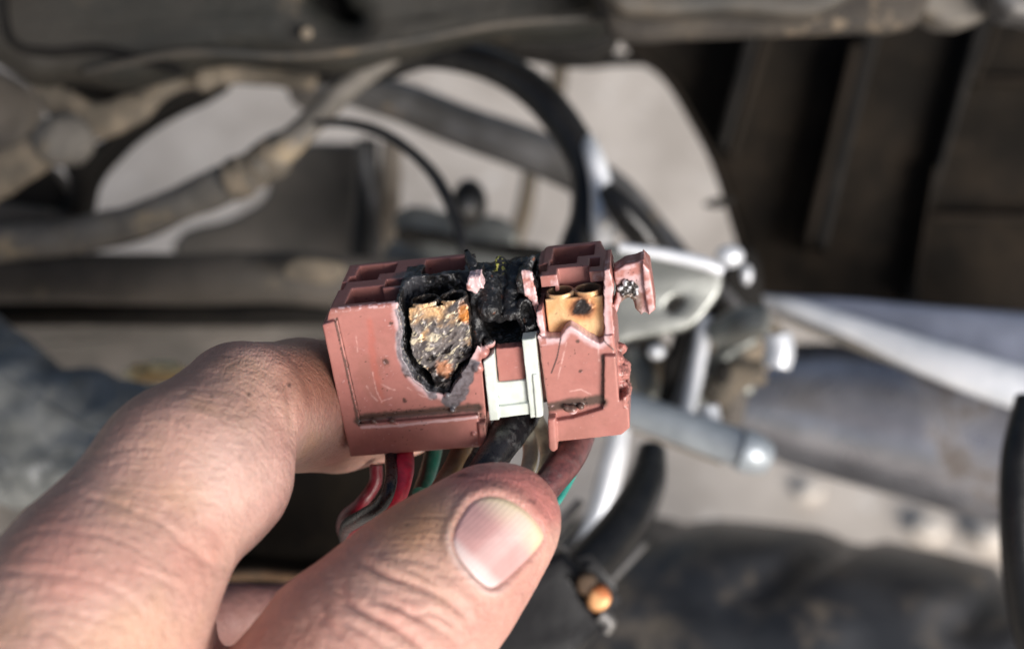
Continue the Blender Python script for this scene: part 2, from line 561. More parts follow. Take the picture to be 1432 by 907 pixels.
def plate(name, pts, d, thick, mat, parent, holes=(), bev=1.0, slope=(0, 0), c0=None, rough=0.0, rscale=8.0, label=None, smooth_pts=True, res=3):
    """flat piece: outline in photograph pixels laid on a plane at depth d (mm), with real thickness away from the viewer.
    slope: change of depth (mm) per 1000 px to the right / downwards"""
    pts = np.asarray(pts, float)
    c0 = pts.mean(0) if c0 is None else np.asarray(c0, float)
    # plane through C(c0, d) with normal from slope
    O = C(c0[0], c0[1], d)
    e = 50.0
    X = C(c0[0] + e, c0[1], d + slope[0] * e / 1000) - O
    Y = C(c0[0], c0[1] + e, d + slope[1] * e / 1000) - O
    X /= np.linalg.norm(X); Z = np.cross(X, Y); Z /= np.linalg.norm(Z)
    if Z[2] < 0: Z = -Z
    Yv = np.cross(Z, X)

    def onp(p):
        r = C(p[0], p[1], 1.0); t = (O @ Z) / (r @ Z); q = r * t - O
        return (q @ X, q @ Yv)
    cu = bpy.data.curves.new(name, 'CURVE'); cu.dimensions = '2D'; cu.fill_mode = 'BOTH'
    cu.extrude = max(thick / 2 - bev, 0.01); cu.bevel_depth = bev; cu.bevel_resolution = 3; cu.resolution_u = 4
    for k, ring in enumerate([pts] + [np.asarray(h, float) for h in holes]):
        q = [onp(p) for p in ring]
        sp = cu.splines.new('POLY' if not smooth_pts else 'BEZIER')
        if smooth_pts:
            sp.bezier_points.add(len(q) - 1)
            for bp, v in zip(sp.bezier_points, q):
                bp.co = (v[0], v[1], 0); bp.handle_left_type = bp.handle_right_type = 'AUTO'
        else:
            sp.points.add(len(q) - 1)
            for bp, v in zip(sp.points, q): bp.co = (v[0], v[1], 0, 1)
        sp.use_cyclic_u = True
    cu.offset = -bev
    ob = bpy.data.objects.new(name, cu)
    scene.collection.objects.link(ob)
    dg = bpy.context.evaluated_depsgraph_get()
    me0 = bpy.data.meshes.new_from_object(ob.evaluated_get(dg))
    bpy.data.objects.remove(ob); bpy.data.curves.remove(cu)
    bm = bmesh.new(); bm.from_mesh(me0); bpy.data.meshes.remove(me0)
    bmesh.ops.remove_doubles(bm, verts=bm.verts, dist=0.001)
    if rough:
        bmesh.ops.triangulate(bm, faces=bm.faces)
        for _ in range(res):
            L_ = [e_ for e_ in bm.edges if e_.calc_length() > rscale * 0.6]
            if not L_: break
            bmesh.ops.subdivide_edges(bm, edges=L_, cuts=1)
            bmesh.ops.triangulate(bm, faces=bm.faces)
        bm.normal_update()
        co = np.array([v.co[:] for v in bm.verts]); nn = np.array([v.normal[:] for v in bm.verts])
        co = co + nn * (rough * fbm(co, rscale, 3, 9))[:, None]
        for v, c in zip(bm.verts, co): v.co = c
    bmesh.ops.recalc_face_normals(bm, faces=bm.faces)
    Vl = np.array([v.co[:] for v in bm.verts]); Ff = [[v.index for v in f.verts] for f in bm.faces]
    bm.free()
    Vc = O + Vl[:, 0:1] * X + Vl[:, 1:2] * Yv + (Vl[:, 2:3] - thick / 2) * Z
    o = mesh_obj(name, toW(Vc), Ff, mat, parent, True, sharp=40)
    if label: tag(o, label)
    return o


def ball(name, px, py, d, rx, ry, rz, mat, parent, rough=0.0, label=None, n=28):
    th, ph = np.meshgrid(np.linspace(0, np.pi, n), np.linspace(0, 2 * np.pi, n * 2, endpoint=False), indexing='ij')
    k = d / FPX
    Pn = np.stack([np.sin(th) * np.cos(ph), np.sin(th) * np.sin(ph), np.cos(th)], -1).reshape(-1, 3)
    sc = np.array([rx * k, ry * k, rz * k])
    Vc = Pn * sc * (1 + rough * fbm(Pn, 0.6, 3, 3))[:, None] + C(px, py, d)
    idx = np.arange(n * n * 2).reshape(n, n * 2)
    F = np.stack([idx[:-1], idx[1:], np.roll(idx, -1, 1)[1:], np.roll(idx, -1, 1)[:-1]], -1).reshape(-1, 4)
    o = mesh_obj(name, toW(Vc), F, mat, parent)
    if label: tag(o, label)
    return o


# ================================================================== ground
gx = np.linspace(-20, 20, 2)
gv = np.array([[-20, -20, 0], [20, -20, 0], [20, 20, 0], [-20, 20, 0]], float)
g = mesh_obj('ground', gv, np.array([[0, 1, 2, 3]]), M['concrete'], None, False)
tag(g, 'pale grey concrete floor below the motorcycle', None, None, 'structure')

# ================================================================== motorcycle
MC = empty('motorcycle', (0.1, 0.62, 0.0), 'dusty motorcycle seen from above its open side, with footpeg, exhaust and rear tyre', 'motorcycle')

# upper casing
plate('side_casing', [(-420, -420), (905, -420), (868, 10), (858, 44), (800, 58), (720, 54), (640, 62), (560, 84), (500, 98), (430, 92), (350, 84), (270, 92), (225, 108), (160, 122), (90, 112), (40, 118), (0, 96), (-60, 60), (-420, 40)],
      352, 20, M['dusty_green'], MC, holes=[[(432, -22), (462, -30), (486, 4), (500, 24), (488, 30), (462, 20)]], bev=7, rough=1.6, rscale=26, slope=(10, 20), c0=(300, 60), res=4)
plate('underside_lip', [(-300, 20), (20, 70), (80, 128), (165, 136), (232, 120), (300, 100), (430, 108), (520, 108), (600, 84), (700, 74), (860, 66), (860, 20), (400, 30)], 392, 14, M['matt_black'], MC, bev=3)
plate('slot_back', [(405, -60), (520, -60), (525, 50), (410, 50)], 372, 6, M['matt_black'], MC, bev=1)
tube('casing_seam', [(8, -60, 346, 7), (6, 20, 348, 7), (22, 62, 349, 7), (70, 74, 350, 7), (140, 70, 351, 8), (200, 84, 352, 8), (255, 100, 352, 7)], M['matt_black'], MC)
for x_, y_, r_ in ((428, 46, 8),):
    tube('casing_screw', [(x_, y_, 350, r_), (x_ + 1, y_ + 1, 346, r_)], M['tan'], MC, n=2)
tube('casing_rib', [(120, 100, 350, 5), (260, 74, 345, 6), (420, 78, 345, 6), (560, 60, 345, 6), (700, 34, 345, 6), (850, 24, 345, 5)], M['dusty'], MC)
tube('drain_hose', [(508, 200, 462, 5), (512, 240, 460, 6), (524, 300, 458, 6), (530, 380, 458, 6)], M['steel'], MC)
# edge rail upper right
plate('edge_rail', [(820, -80), (1300, -66), (1291, 26), (1276, 36), (1100, 43), (960, 49), (884, 53), (855, 44), (846, 22)], 334, 9, M['rail'], MC, bev=3, rough=0.8, rscale=12)
plate('rail_cover', [(835, -120), (1230, -110), (1180, 6), (1010, 16), (905, 20), (860, 10)], 322, 9, M['dusty'], MC, bev=2.5, rough=0.6, rscale=12)
plate('rail_end', [(1288, -60), (1412, -60), (1404, 6), (1296, 20)], 350, 12, M['greytan'], MC, bev=2)
plate('rail_tip', [(1402, -60), (1500, -60), (1500, 24), (1432, 25), (1408, 18)], 338, 12, M['steel'], MC, bev=3)
# dark shroud with ribs
plate('inner_shroud', [(860, -120), (872, 62), (905, 84), (938, 118), (968, 168), (998, 226), (1018, 286), (1036, 345), (1038, 402), (1062, 425), (1300, 440), (1650, 470), (1650, -120)],
      470, 26, M['shroud'], MC, bev=4, rough=0.8, rscale=30, slope=(-40, 0))
for q in ([(1046, 30), (1068, 30), (1016, 210), (1004, 200)], [(1212, 30), (1236, 30), (1176, 260), (1156, 352), (1140, 340)],
          [(1372, 0), (1398, 0), (1350, 140), (1300, 300), (1284, 424), (1266, 420), (1310, 230)]):
    plate('shroud_rib', q, 452, 26, M['matt_black'], MC, bev=1.5, slope=(-40, 0), smooth_pts=False)
for q in ([(1070, 30), (1082, 30), (1026, 220), (1018, 214)], [(1190, 60), (1206, 60), (1140, 330), (1128, 350), (1126, 330)], [(1396, 10), (1410, 10), (1366, 120), (1358, 112)],
          [(1300, 296), (1470, 300), (1470, 310), (1302, 308)], [(1306, 230), (1312, 232), (1284, 400), (1278, 418)], [(1360, 104), (1470, 108), (1470, 118), (1362, 114)]):
    plate('shroud_ridge', q, 452, 16, M['rib'], MC, bev=1.0, slope=(-40, 0), smooth_pts=False)
tube('shroud_edge', [(872, 62, 452, 4), (905, 84, 452, 4), (938, 118, 451, 5), (968, 168, 450, 5), (998, 226, 449, 5), (1018, 286, 448, 5), (1036, 345, 448, 5)], M['rib'], MC)
tube('clip_tab', [(985, 286, 440, 3), (1003, 284, 440, 7), (1026, 280, 440, 5)], M['matt_black'], MC)
# left brackets
tube('muddy_bracket', [(-40, 262, 372, 34), (20, 232, 374, 32), (62, 205, 376, 27), (98, 168, 378, 26), (70, 130, 380, 18), (52, 112, 380, 12)], M['tan'], MC, flat=0.6, bumpy=1.2, bscale=7)
tube('muddy_bracket', [(85, 150, 380, 28), (130, 170, 380, 26), (190, 150, 380, 20), (240, 116, 380, 13), (300, 106, 384, 17), (380, 108, 388, 14), (440, 118, 390, 12)], M['tan'], MC, flat=0.6, bumpy=1.0, bscale=7)
ball('pivot_bolt', 286, 110, 372, 17, 19, 16, M['tan'], MC, 0.15)
ball('bracket_boss', 90, 196, 372, 42, 38, 26, M['greytan'], MC, 0.15)
plate('arched_guard', [(268, 108), (308, 108), (292, 124), (236, 152), (190, 180), (150, 216), (122, 252), (110, 300), (96, 330), (80, 300), (96, 262), (88, 226), (140, 196), (200, 150)], 402, 16, M['matt_black'], MC, bev=2)
plate('void_shade_sheet', [(-60, 236), (30, 218), (62, 232), (86, 262), (106, 298), (96, 330), (40, 318), (-60, 330)], 410, 16, M['matt_black'], MC, bev=2)  # black plate added to stand for the shaded void behind the bracket
plate('lower_gusset', [(-60, 300), (46, 288), (92, 300), (112, 320), (60, 350), (-60, 356)], 396, 14, M['bar'], MC, bev=3)
plate('side_bracket', [(-60, 100), (26, 112), (44, 150), (30, 200), (-10, 236), (-60, 236)], 420, 14, M['beige'], MC, bev=3)
# rod with rubber boot
tube('dusty_hose', [(-80, 352, 384, 24), (0, 340, 382, 24), (80, 333, 380, 24), (160, 318, 378, 25), (240, 290, 376, 25), (310, 260, 373, 27), (352, 238, 370, 27)], M['greytan'], MC, bumpy=0.7, bscale=6)
tube('dusty_hose', [(348, 240, 370, 20), (390, 214, 368, 22), (432, 174, 366, 19), (480, 128, 364, 17), (530, 88, 362, 17), (590, 40, 362, 17)], M['greytan'], MC, bumpy=0.4, bscale=6)
for a in ((326, 252, 345, 246, 30), (356, 240, 366, 232, 27), (376, 226, 388, 216, 28)):
    tube('hose_collar', [(a[0], a[1], 370, a[4]), (a[2], a[3], 369, a[4])], M['tan'], MC, n=3, bumpy=0.5)
tube('black_cable', [(120, 345, 392, 9), (200, 326, 390, 10), (270, 290, 388, 11), (330, 244, 386, 14), (374, 206, 384, 14), (420, 184, 384, 10)], M['matt_black'], MC)
ball('cable_clip', 382, 202, 378, 13, 13, 10, M['matt_black'], MC, 0.1)
# horizontal dusty bar
tube('lower_bar', [(-120, 388, 402, 36), (60, 388, 402, 36), (250, 390, 402, 36), (400, 388, 404, 36), (480, 394, 406, 36), (620, 398, 410, 34)], M['bar'], MC, bumpy=0.8, bscale=14)
plate('bar_strip', [(395, 378), (470, 366), (480, 372), (480, 386), (420, 392)], 382, 4, M['tan'], MC, bev=1)
tube('lower_pipe', [(-120, 440, 420, 18), (100, 438, 420, 18), (300, 440, 420, 17), (520, 436, 424, 18)], M['matt_black'], MC)
plate('engine_cover', [(-200, 436), (140, 434), (330, 440), (560, 440), (580, 560), (400, 720), (-200, 760)], 470, 24, M['panel'], MC, bev=4, rough=3, rscale=22)
# middle panel and posts
plate('grey_panel', [(372, 230), (405, 205), (470, 198), (512, 206), (512, 362), (400, 362), (250, 362), (240, 340), (330, 300), (372, 268)], 500, 16, M['panel'], MC, bev=3)
tube('dark_post', [(514, 196, 470, 15), (512, 260, 470, 17), (508, 320, 470, 17), (500, 400, 470, 17)], M['black'], MC)
tube('pale_post', [(548, 200, 480, 14), (545, 260, 480, 16), (540, 320, 480, 18), (536, 400, 480, 18)], M['beige'], MC)
plate('small_lug', [(404, 112), (430, 104), (446, 122), (440, 146), (418, 148), (402, 132)], 470, 12, M['bar'], MC, bev=2)
tube('brown_strut', [(742, 236, 520, 10), (734, 290, 520, 12), (716, 350, 520, 12), (700, 400, 520, 12)], M['tan'], MC)
tube('brown_strut', [(782, 60, 520, 10), (782, 100, 520, 12), (776, 150, 520, 10)], M['tan'], MC)
tube('cross_wire', [(780, 84, 500, 6), (820, 88, 500, 8), (860, 84, 500, 9), (900, 86, 500, 6)], M['matt_black'], MC)
# frame tube
tube('frame_tube', [(420, 96, 432, 26), (500, 124, 430, 27), (570, 146, 428, 29), (650, 178, 426, 30), (730, 206, 424, 31), (800, 236, 422, 31), (856, 272, 420, 31), (900, 320, 418, 30), (960, 392, 416, 28)], M['steel'], MC, segs=32)
tube('thick_black_hose', [(470, 96, 392, 20), (560, 78, 388, 22), (620, 76, 384, 22), (690, 92, 380, 24), (750, 130, 376, 25), (796, 186, 372, 25), (820, 240, 370, 24), (822, 300, 368, 25), (806, 352, 366, 26), (790, 420, 366, 26)], M['black'], MC, segs=32)
tube('hose_highlight', [(806, 176, 382, 10), (828, 212, 366, 13), (841, 262, 364, 16), (843, 312, 362, 18), (834, 380, 376, 16)], M['chrome'], MC)  # bright tube added in place of the black hose's edge highlight
tube('thin_black_cable', [(440, 172, 352, 5), (484, 172, 350, 7), (530, 184, 348, 8), (572, 210, 346, 8), (608, 246, 344, 9), (632, 292, 342, 9), (646, 340, 340, 8), (652, 400, 340, 8)], M['black'], MC)
ball('rubber_grommet', 656, 284, 410, 25, 34, 20, M['black'], MC)
ball('rubber_grommet', 655, 290, 400, 12, 14, 12, M['steel'], MC)
tube('black_cable', [(846, 262, 352, 12), (868, 290, 352, 20), (896, 324, 354, 22), (918, 352, 356, 18)], M['black'], MC)
plate('white_bracket', [(545, 338), (600, 334), (700, 348), (762, 356), (768, 400), (545, 400)], 424, 6, M['zinc'], MC, bev=1.5)
plate('dark_bracket', [(556, 322), (600, 322), (660, 338), (770, 350), (770, 362), (700, 356), (600, 338), (556, 334)], 410, 5, M['matt_black'], MC, bev=1)
plate('backing_plate', [(556, 296), (640, 300), (720, 316), (716, 350), (556, 326)], 440, 5, M['zinc'], MC, bev=1.5)
# zinc bracket behind the connector
plate('zinc_bracket', [(836, 346), (890, 350), (960, 362), (1006, 376), (1012, 392), (992, 432), (966, 458), (930, 468), (890, 474), (850, 480), (828, 420)], 326, 5, M['zinc'], MC,
      holes=[[(932, 432), (936, 421), (947, 415), (957, 419), (953, 429), (942, 437)]], bev=1.2)
tube('rim_highlight', [(866, 346, 322, 7), (930, 356, 322, 9), (984, 368, 322, 10), (1010, 380, 322, 8)], M['chrome'], MC)  # thin bright tube stands in for the highlight on the bracket rim
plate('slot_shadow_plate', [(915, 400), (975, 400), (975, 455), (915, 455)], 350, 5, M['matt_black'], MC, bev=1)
tube('silver_stay', [(986, 444, 372, 11), (980, 490, 370, 11), (970, 540, 368, 11), (958, 590, 366, 11)], M['chrome'], MC)
tube('black_stay', [(962, 452, 376, 15), (950, 500, 374, 17), (940, 540, 374, 17), (930, 590, 372, 15)], M['matt_black'], MC)
tube('pinch_bolt', [(1087, 468, 350, 20), (1090, 490, 350, 21), (1086, 512, 350, 20)], M['chrome'], MC, n=4)
tube('pinch_bolt', [(990, 568, 352, 15), (994, 592, 352, 16)], M['chrome'], MC, n=4)
tube('pivot_link', [(1000, 470, 370, 20), (1040, 452, 366, 26), (1072, 452, 364, 20)], M['zinc'], MC, bumpy=0.8)
tube('pivot_link', [(1066, 520, 372, 18), (1020, 530, 372, 22), (996, 560, 370, 22)], M['tan'], MC, bumpy=0.8)
tube('pivot_link', [(1016, 586, 384, 22), (1024, 550, 384, 22), (1030, 500, 384, 20)], M['bar'], MC, bumpy=0.8)
tube('cable_end', [(1010, 404, 380, 8), (1030, 430, 380, 10), (1060, 470, 380, 10)], M['steel'], MC)
tube('return_spring', [(930, 604, 372, 8), (950, 560, 370, 9), (962, 520, 370, 8), (976, 470, 372, 8)], M['steel'], MC)
plate('hinge_plate', [(870, 482), (912, 474), (930, 500), (920, 560), (890, 590), (866, 560)], 400, 6, M['beige'], MC, bev=1.5)
plate('hinge_plate', [(1000, 430), (1070, 440), (1100, 470), (1060, 530), (1010, 560), (990, 500)], 410, 6, M['tan'], MC, bev=1.5)
tube('silver_link', [(1052, 470, 378, 12), (1010, 500, 376, 15), (984, 540, 376, 14), (976, 600, 376, 12)], M['zinc'], MC, bumpy=0.8)
tube('pivot_link', [(880, 490, 384, 12), (900, 530, 384, 18), (908, 580, 384, 14)], M['zinc'], MC, bumpy=0.8)
ball('joint_bolt', 918, 492, 372, 12, 10, 8, M['chrome'], MC)
ball('joint_bolt', 1044, 540, 372, 12, 14, 8, M['zinc'], MC, 0.2)
ball('rubber_bush', 1010, 520, 366, 12, 18, 8, M['matt_black'], MC)
ball('rubber_bush', 940, 520, 372, 14, 26, 8, M['matt_black'], MC, 0.2)
tube('muddy_link', [(900, 470, 390, 14), (920, 500, 390, 22), (936, 560, 390, 20)], M['tan'], MC, bumpy=1.2)
ball('rubber_bush', 893, 470, 360, 14, 10, 10, M['matt_black'], MC)
plate('joint_block', [(1002, 388), (1040, 340), (1070, 420), (1062, 460), (1010, 470), (985, 448)], 392, 18, M['matt_black'], MC, bev=3)
ball('joint_bolt', 1020, 358, 372, 20, 16, 14, M['chrome'], MC)
ball('joint_bolt', 1044, 384, 374, 8, 14, 10, M['chrome'], MC)
# footpeg
tube('footpeg', [(850, 558, 352, 22), (890, 574, 350, 24), (950, 596, 346, 25), (1000, 614, 343, 26), (1046, 630, 340, 27)], M['alloy'], MC, segs=32)
tube('footpeg_tip', [(1036, 628, 340, 30), (1050, 632, 340, 30), (1070, 639, 341, 24)], M['alloy'], MC, n=4, segs=32)
tube('pale_stay', [(876, 588, 362, 10), (940, 614, 360, 10), (1010, 640, 358, 10)], M['beige'], MC)
# exhaust
tube('exhaust', [(985, 560, 470, 50), (1060, 560, 466, 74), (1150, 570, 460, 92), (1280, 594, 452, 104), (1450, 624, 444, 120), (1700, 660, 436, 130)], M['exhaust'], MC, segs=48)
tube('heat_shield', [(1058, 416, 420, 4), (1120, 434, 418, 20), (1200, 452, 416, 34), (1290, 474, 412, 48), (1400, 496, 408, 62), (1600, 530, 400, 80)], M['shield'], MC, segs=40, flat=0.5)
tube('shield_highlight', [(1062, 416, 410, 5), (1110, 430, 404, 12), (1200, 462, 396, 17), (1300, 500, 388, 26), (1400, 534, 382, 31), (1560, 582, 376, 34)], M['chrome'], MC, segs=32, flat=0.6)  # pale tube stands in for the highlight along the shield's lower edge
tube('shield_trim', [(1080, 436, 404, 4), (1160, 468, 398, 6), (1260, 506, 392, 8), (1380, 548, 386, 9), (1500, 590, 384, 10)], M['greytan'], MC)
tube('rear_hose', [(1446, 560, 300, 26), (1424, 640, 298, 24), (1424, 740, 296, 26), (1440, 840, 296, 32), (1470, 960, 296, 34)], M['black'], MC)
# behind the fingers
plate('gap_shade_sheet', [(250, 560), (660, 560), (670, 740), (540, 840), (380, 828), (240, 822)], 290, 16, M['brown'], MC, bev=3, rough=1, rscale=14)  # near-black plate added as the shaded gap behind index and thumb
tube('rusty_edge', [(280, 806, 286, 7), (360, 802, 286, 9), (440, 808, 286, 9), (540, 800, 286, 8)], M['rust'], MC, bumpy=0.5)
# bright stay near the thumb
tube('bright_stay', [(868, 590, 400, 13), (856, 650, 398, 17), (840, 710, 396, 16), (812, 780, 394, 13), (790, 860, 394, 12)], M['chrome'], MC)
tube('thin_grey_cable', [(812, 700, 330, 6), (770, 748, 328, 7), (728, 810, 326, 8), (700, 870, 324, 9), (680, 940, 324, 9)], M['steel'], MC)
tube('thin_dark_cable', [(800, 730, 334, 6), (764, 772, 332, 7), (730, 830, 330, 8), (706, 900, 328, 8), (700, 960, 328, 9)], M['black'], MC)

# rear wheel, resting on the ground
wheel = bpy.data.objects.new('rear_wheel', None)
wheel_c = S(1150, 905, 445) ; wheel_c = np.array([wheel_c[0], wheel_c[1], 0.27])
link(wheel, MC); wheel.location = Vector(wheel_c) - Vector(MC.location)


def tyre_mesh():
    R, r = 0.218, 0.052
    nu, nv = 260, 44
    a = np.linspace(0, 2 * np.pi, nu, endpoint=False); b = np.linspace(0, 2 * np.pi, nv, endpoint=False)
    A, B = np.meshgrid(a, b, indexing='ij')
    rr = np.full(A.shape, r)
    # slanted tread grooves on the outer crown
    crown = sstep(0.15, 0.5, np.cos(B))
    ph = (A * 26 / (2 * np.pi) + np.abs(np.sin(B)) * 0.8 + (np.sin(B) > 0) * 0.5) % 1.0
    groove = sstep(0.16, 0.05, np.abs(ph - 0.5)) * sstep(0.04, 0.12, np.abs(np.sin(B)))
    rr = rr - 0.006 * groove * crown
    x = (R + rr * np.cos(B)) * np.cos(A); z = (R + rr * np.cos(B)) * np.sin(A); y = rr * np.sin(B) * 1.05
    P = np.stack([x, y, z], -1).reshape(-1, 3)
    idx = np.arange(nu * nv).reshape(nu, nv)
    F = np.stack([idx, np.roll(idx, -1, 0), np.roll(np.roll(idx, -1, 0), -1, 1), np.roll(idx, -1, 1)], -1).reshape(-1, 4)[:, ::-1]
    return P, F


Pt, Ft = tyre_mesh()
ang = math.radians(-9)
Rz = np.array([[math.cos(ang), -math.sin(ang), 0], [math.sin(ang), math.cos(ang), 0], [0, 0, 1]])
mesh_obj('tyre', Pt @ Rz.T + wheel_c, Ft, M['tyre'], wheel)
# rim: lathe about the wheel's axle
prof = np.array([(0.176, -0.034), (0.172, -0.038), (0.164, -0.03), (0.155, -0.012), (0.155, 0.012), (0.164, 0.03), (0.172, 0.038), (0.176, 0.034), (0.168, 0.0)])
n_ = 72
aa = np.linspace(0, 2 * np.pi, n_, endpoint=False)
Pr = np.array([[r_ * math.cos(t), y_, r_ * math.sin(t)] for t in aa for r_, y_ in prof])
ix = np.arange(n_ * len(prof)).reshape(n_, -1)
Fr = np.stack([ix, np.roll(ix, -1, 1), np.roll(np.roll(ix, -1, 1), -1, 0), np.roll(ix, -1, 0)], -1).reshape(-1, 4)
mesh_obj('rim', Pr @ Rz.T + wheel_c, Fr, M['steel'], wheel)

def on_ground(px, py):
    r = toW(C(px, py, 1000.0)) - CL
    return CL + r * (CL[2] / -r[2])


for px_, py_, r_, lb in ((1296, 744, .011, 'pale rounded pebble on the concrete left of its larger neighbour, above the tyre'), (1382, 752, .014, 'largest pale pebble on the concrete near the black hose at the right edge'), (1130, 690, .008, 'tiny pale pebble on the concrete under the footpeg tip')):
    gp = on_ground(px_, py_)
    th, ph = np.meshgrid(np.linspace(0, np.pi, 14), np.linspace(0, 2 * np.pi, 24, endpoint=False), indexing='ij')
    Pn = np.stack([np.sin(th) * np.cos(ph), np.sin(th) * np.sin(ph), np.cos(th)], -1).reshape(-1, 3)
    Vc = Pn * np.array([r_ * 1.2, r_, r_ * .6]) * (1 + .25 * fbm(Pn + px_, .8, 3, 3))[:, None] + gp + np.array([0, 0, r_ * .5])
    idx = np.arange(14 * 24).reshape(14, 24)
    o = mesh_obj('pebble', Vc, np.stack([idx[:-1], idx[1:], np.roll(idx, -1, 1)[1:], np.roll(idx, -1, 1)[:-1]], -1).reshape(-1, 4), M['pebble'], None, loc=gp)
    tag(o, lb, 'pebble', 'pebbles on the concrete')

# ================================================================== loose items near the machine
CLOTH = empty('cloth', S(60, 640, 330), 'faded blue-grey crumpled cloth at the left below the dusty bar', 'cloth')
tube('cloth_fold', [(-260, 480, 372, 130), (-60, 560, 366, 130), (80, 610, 358, 110), (200, 640, 350, 90), (270, 690, 346, 70), (290, 800, 346, 60)], M['cloth'], CLOTH, n=22, segs=96, bumpy=9.0, bscale=26)
tube('cloth_seam', [(-40, 500, 322, 3), (60, 560, 315, 3), (150, 610, 312, 3), (240, 650, 312, 3)], M['cloth'], CLOTH)
sc = ball('plastic_scrap', 222, 520, 340, 38, 15, 12, M['scrap'], None, 0.5)
sc['label'] = 'small pale yellow plastic scrap lying on the cloth above the knuckle'; sc['category'] = 'scrap'

PLUG = empty('wire_plug', S(780, 850, 300), 'black plug with copper terminal on a thick black sleeve, below the thumb tip', 'plug')
tube('sleeve', [(912, 630, 334, 20), (902, 680, 326, 28), (870, 738, 316, 33), (826, 788, 308, 34), (784, 830, 302, 34)], M['black'], PLUG, segs=32)
tube('sleeve', [(900, 760, 328, 7), (860, 800, 320, 9), (835, 826, 314, 9)], M['steel'], PLUG)
plate('plug_shell', [(752, 786), (788, 772), (868, 852), (846, 880), (800, 930), (640, 990), (676, 900), (716, 830)], 288, 14, M['plug'], PLUG, bev=2, smooth_pts=False,
      holes=[[(806, 812), (826, 806), (852, 838), (838, 858), (824, 846)]])
tube('shell_ridge', [(784, 776, 290, 4), (800, 820, 290, 5), (826, 862, 290, 5)], M['steel'], PLUG)
plate('terminal', [(822, 836), (838, 818), (852, 826), (854, 842), (836, 856), (824, 850)], 284, 4, M['copper'], PLUG, bev=0.8)
plate('terminal', [(806, 816), (820, 802), (836, 812), (834, 824), (820, 834)], 285, 4, M['rust'], PLUG, bev=0.8)
tube('latch', [(840, 858, 288, 12), (852, 870, 288, 10), (846, 884, 288, 8)], M['steel'], PLUG)

# ================================================================== the held connector
con_base = toW(loc2cam(np.array([21., -21., -7.])))
CON = empty('connector', con_base, 'salmon pink six-way wire connector, burnt and melted open, held between finger and thumb', 'connector')


def F0(w, *pts):
    return np.array([onface(x, y, w) for x, y in pts])


def T0(*pts, v=0.0):
    return np.array([ontop(x, y, v) for x, y in pts])


def topbox(x0, x1, y0, y1, v=0.0):
    xm, ym = (x0 + x1) / 2, (y0 + y1) / 2
    u0 = ontop(x0, ym, v)[0]; u1 = ontop(x1, ym, v)[0]; w0 = ontop(xm, y0, v)[1]; w1 = ontop(xm, y1, v)[1]
    return np.array([(u0, w0), (u1, w0), (u1, w1), (u0, w1)])


G = Grid((-1.6, -26.5, -17.6), (48.0, 3.2, 3.0), 0.145)
DEPTH = -15.7
uR = onface(862, 497)[0]
# main blocks
left = F0(0, (453, 433), (650, 414), (676, 411), (685, 625), (489, 640))
G.add(G.prism(left, 'w', DEPTH, 0, r=0.5))
right = F0(0, (752, 405), (846, 396), (862, 497), (868, 610), (775, 619))
G.add(G.prism(right, 'w', DEPTH, -0.2, r=0.5))
mid = F0(-2.2, (668, 470), (765, 462), (772, 560), (766, 575), (680, 582))
G.add(G.prism(mid, 'w', DEPTH, -2.2, r=0.3, jag=0.12, jscale=0.8))
inner = F0(-3.2, (640, 405), (776, 392), (776, 480), (640, 490))
G.add(G.prism(inner, 'w', DEPTH, -6.5, r=0.2, jag=0.3, jscale=1.0))
# slimmer upper rim (the skirt steps out below it)
G.cut(G.prism(F0(0, (440, 425), (453, 431), (461, 432), (455, 456), (449, 457), (440, 457)), 'w', -20, 2, r=0.1), 0.1)
# proud flange: left strip, bottom band
band_top_l = [(449, 455), (474, 446), (506, 588), (668, 578), (672, 592)]
flange_l = F0(0.7, (450, 454), (472, 447), (505, 592), (560, 589), (668, 580), (676, 624), (491, 639), (481, 600))
G.add(G.prism(flange_l, 'w', -9, 0.75, r=0.28, jag=0.04))
# dirt groove inside the flange
flange_r = F0(0.7, (767, 590), (800, 585), (843, 572), (845, 498), (861, 498), (866, 560), (878, 553), (881, 598), (869, 608), (778, 618), (768, 612))
G.add(G.prism(flange_r, 'w', -8, 0.75, r=0.28, jag=0.04))
for q in ([(668, 592), (681, 590), (685, 634), (681, 639), (675, 638), (671, 630)], [(765, 586), (777, 584), (780, 628), (775, 632), (770, 631), (767, 626)]):
    G.add(G.prism(F0(1.2, *q), 'w', -2.5, 1.35, r=0.45))
# groove lines cut in
for line, wd in (([(470, 447), (503, 592)], 0.30), ([(503, 588), (560, 582), (668, 572)], 0.45), ([(765, 572), (800, 564), (843, 560)], 0.5), ([(843, 500), (844, 560)], 0.22)):
    for a, b in zip(line[:-1], line[1:]):
        pa, pb = onface(*a, 0.3), onface(*b, 0.3)
        G.cut(G.capsule((*pa, 0.25), (*pb, 0.25), wd, wd), 0.15)
# gaps for the white clip
G.cut(G.prism(F0(-0.5, (671, 470), (694, 470), (704, 650), (686, 650)), 'w', -2.3, 3, r=0.1))
G.cut(G.prism(F0(-0.5, (690, 465), (762, 460), (766, 650), (690, 650)), 'w', -2.2, 3, r=0.1))
G.cut(G.prism(F0(-0.5, (684, 582), (767, 570), (768, 660), (688, 660)), 'w', -20, 3, r=0.1))
# salmon tongue between clip legs
G.add(G.prism(F0(-0.8, (693, 484), (700, 478), (731, 473), (736, 540), (698, 545)), 'w', -4, -0.8, r=0.25, jag=0.12, jscale=0.6))

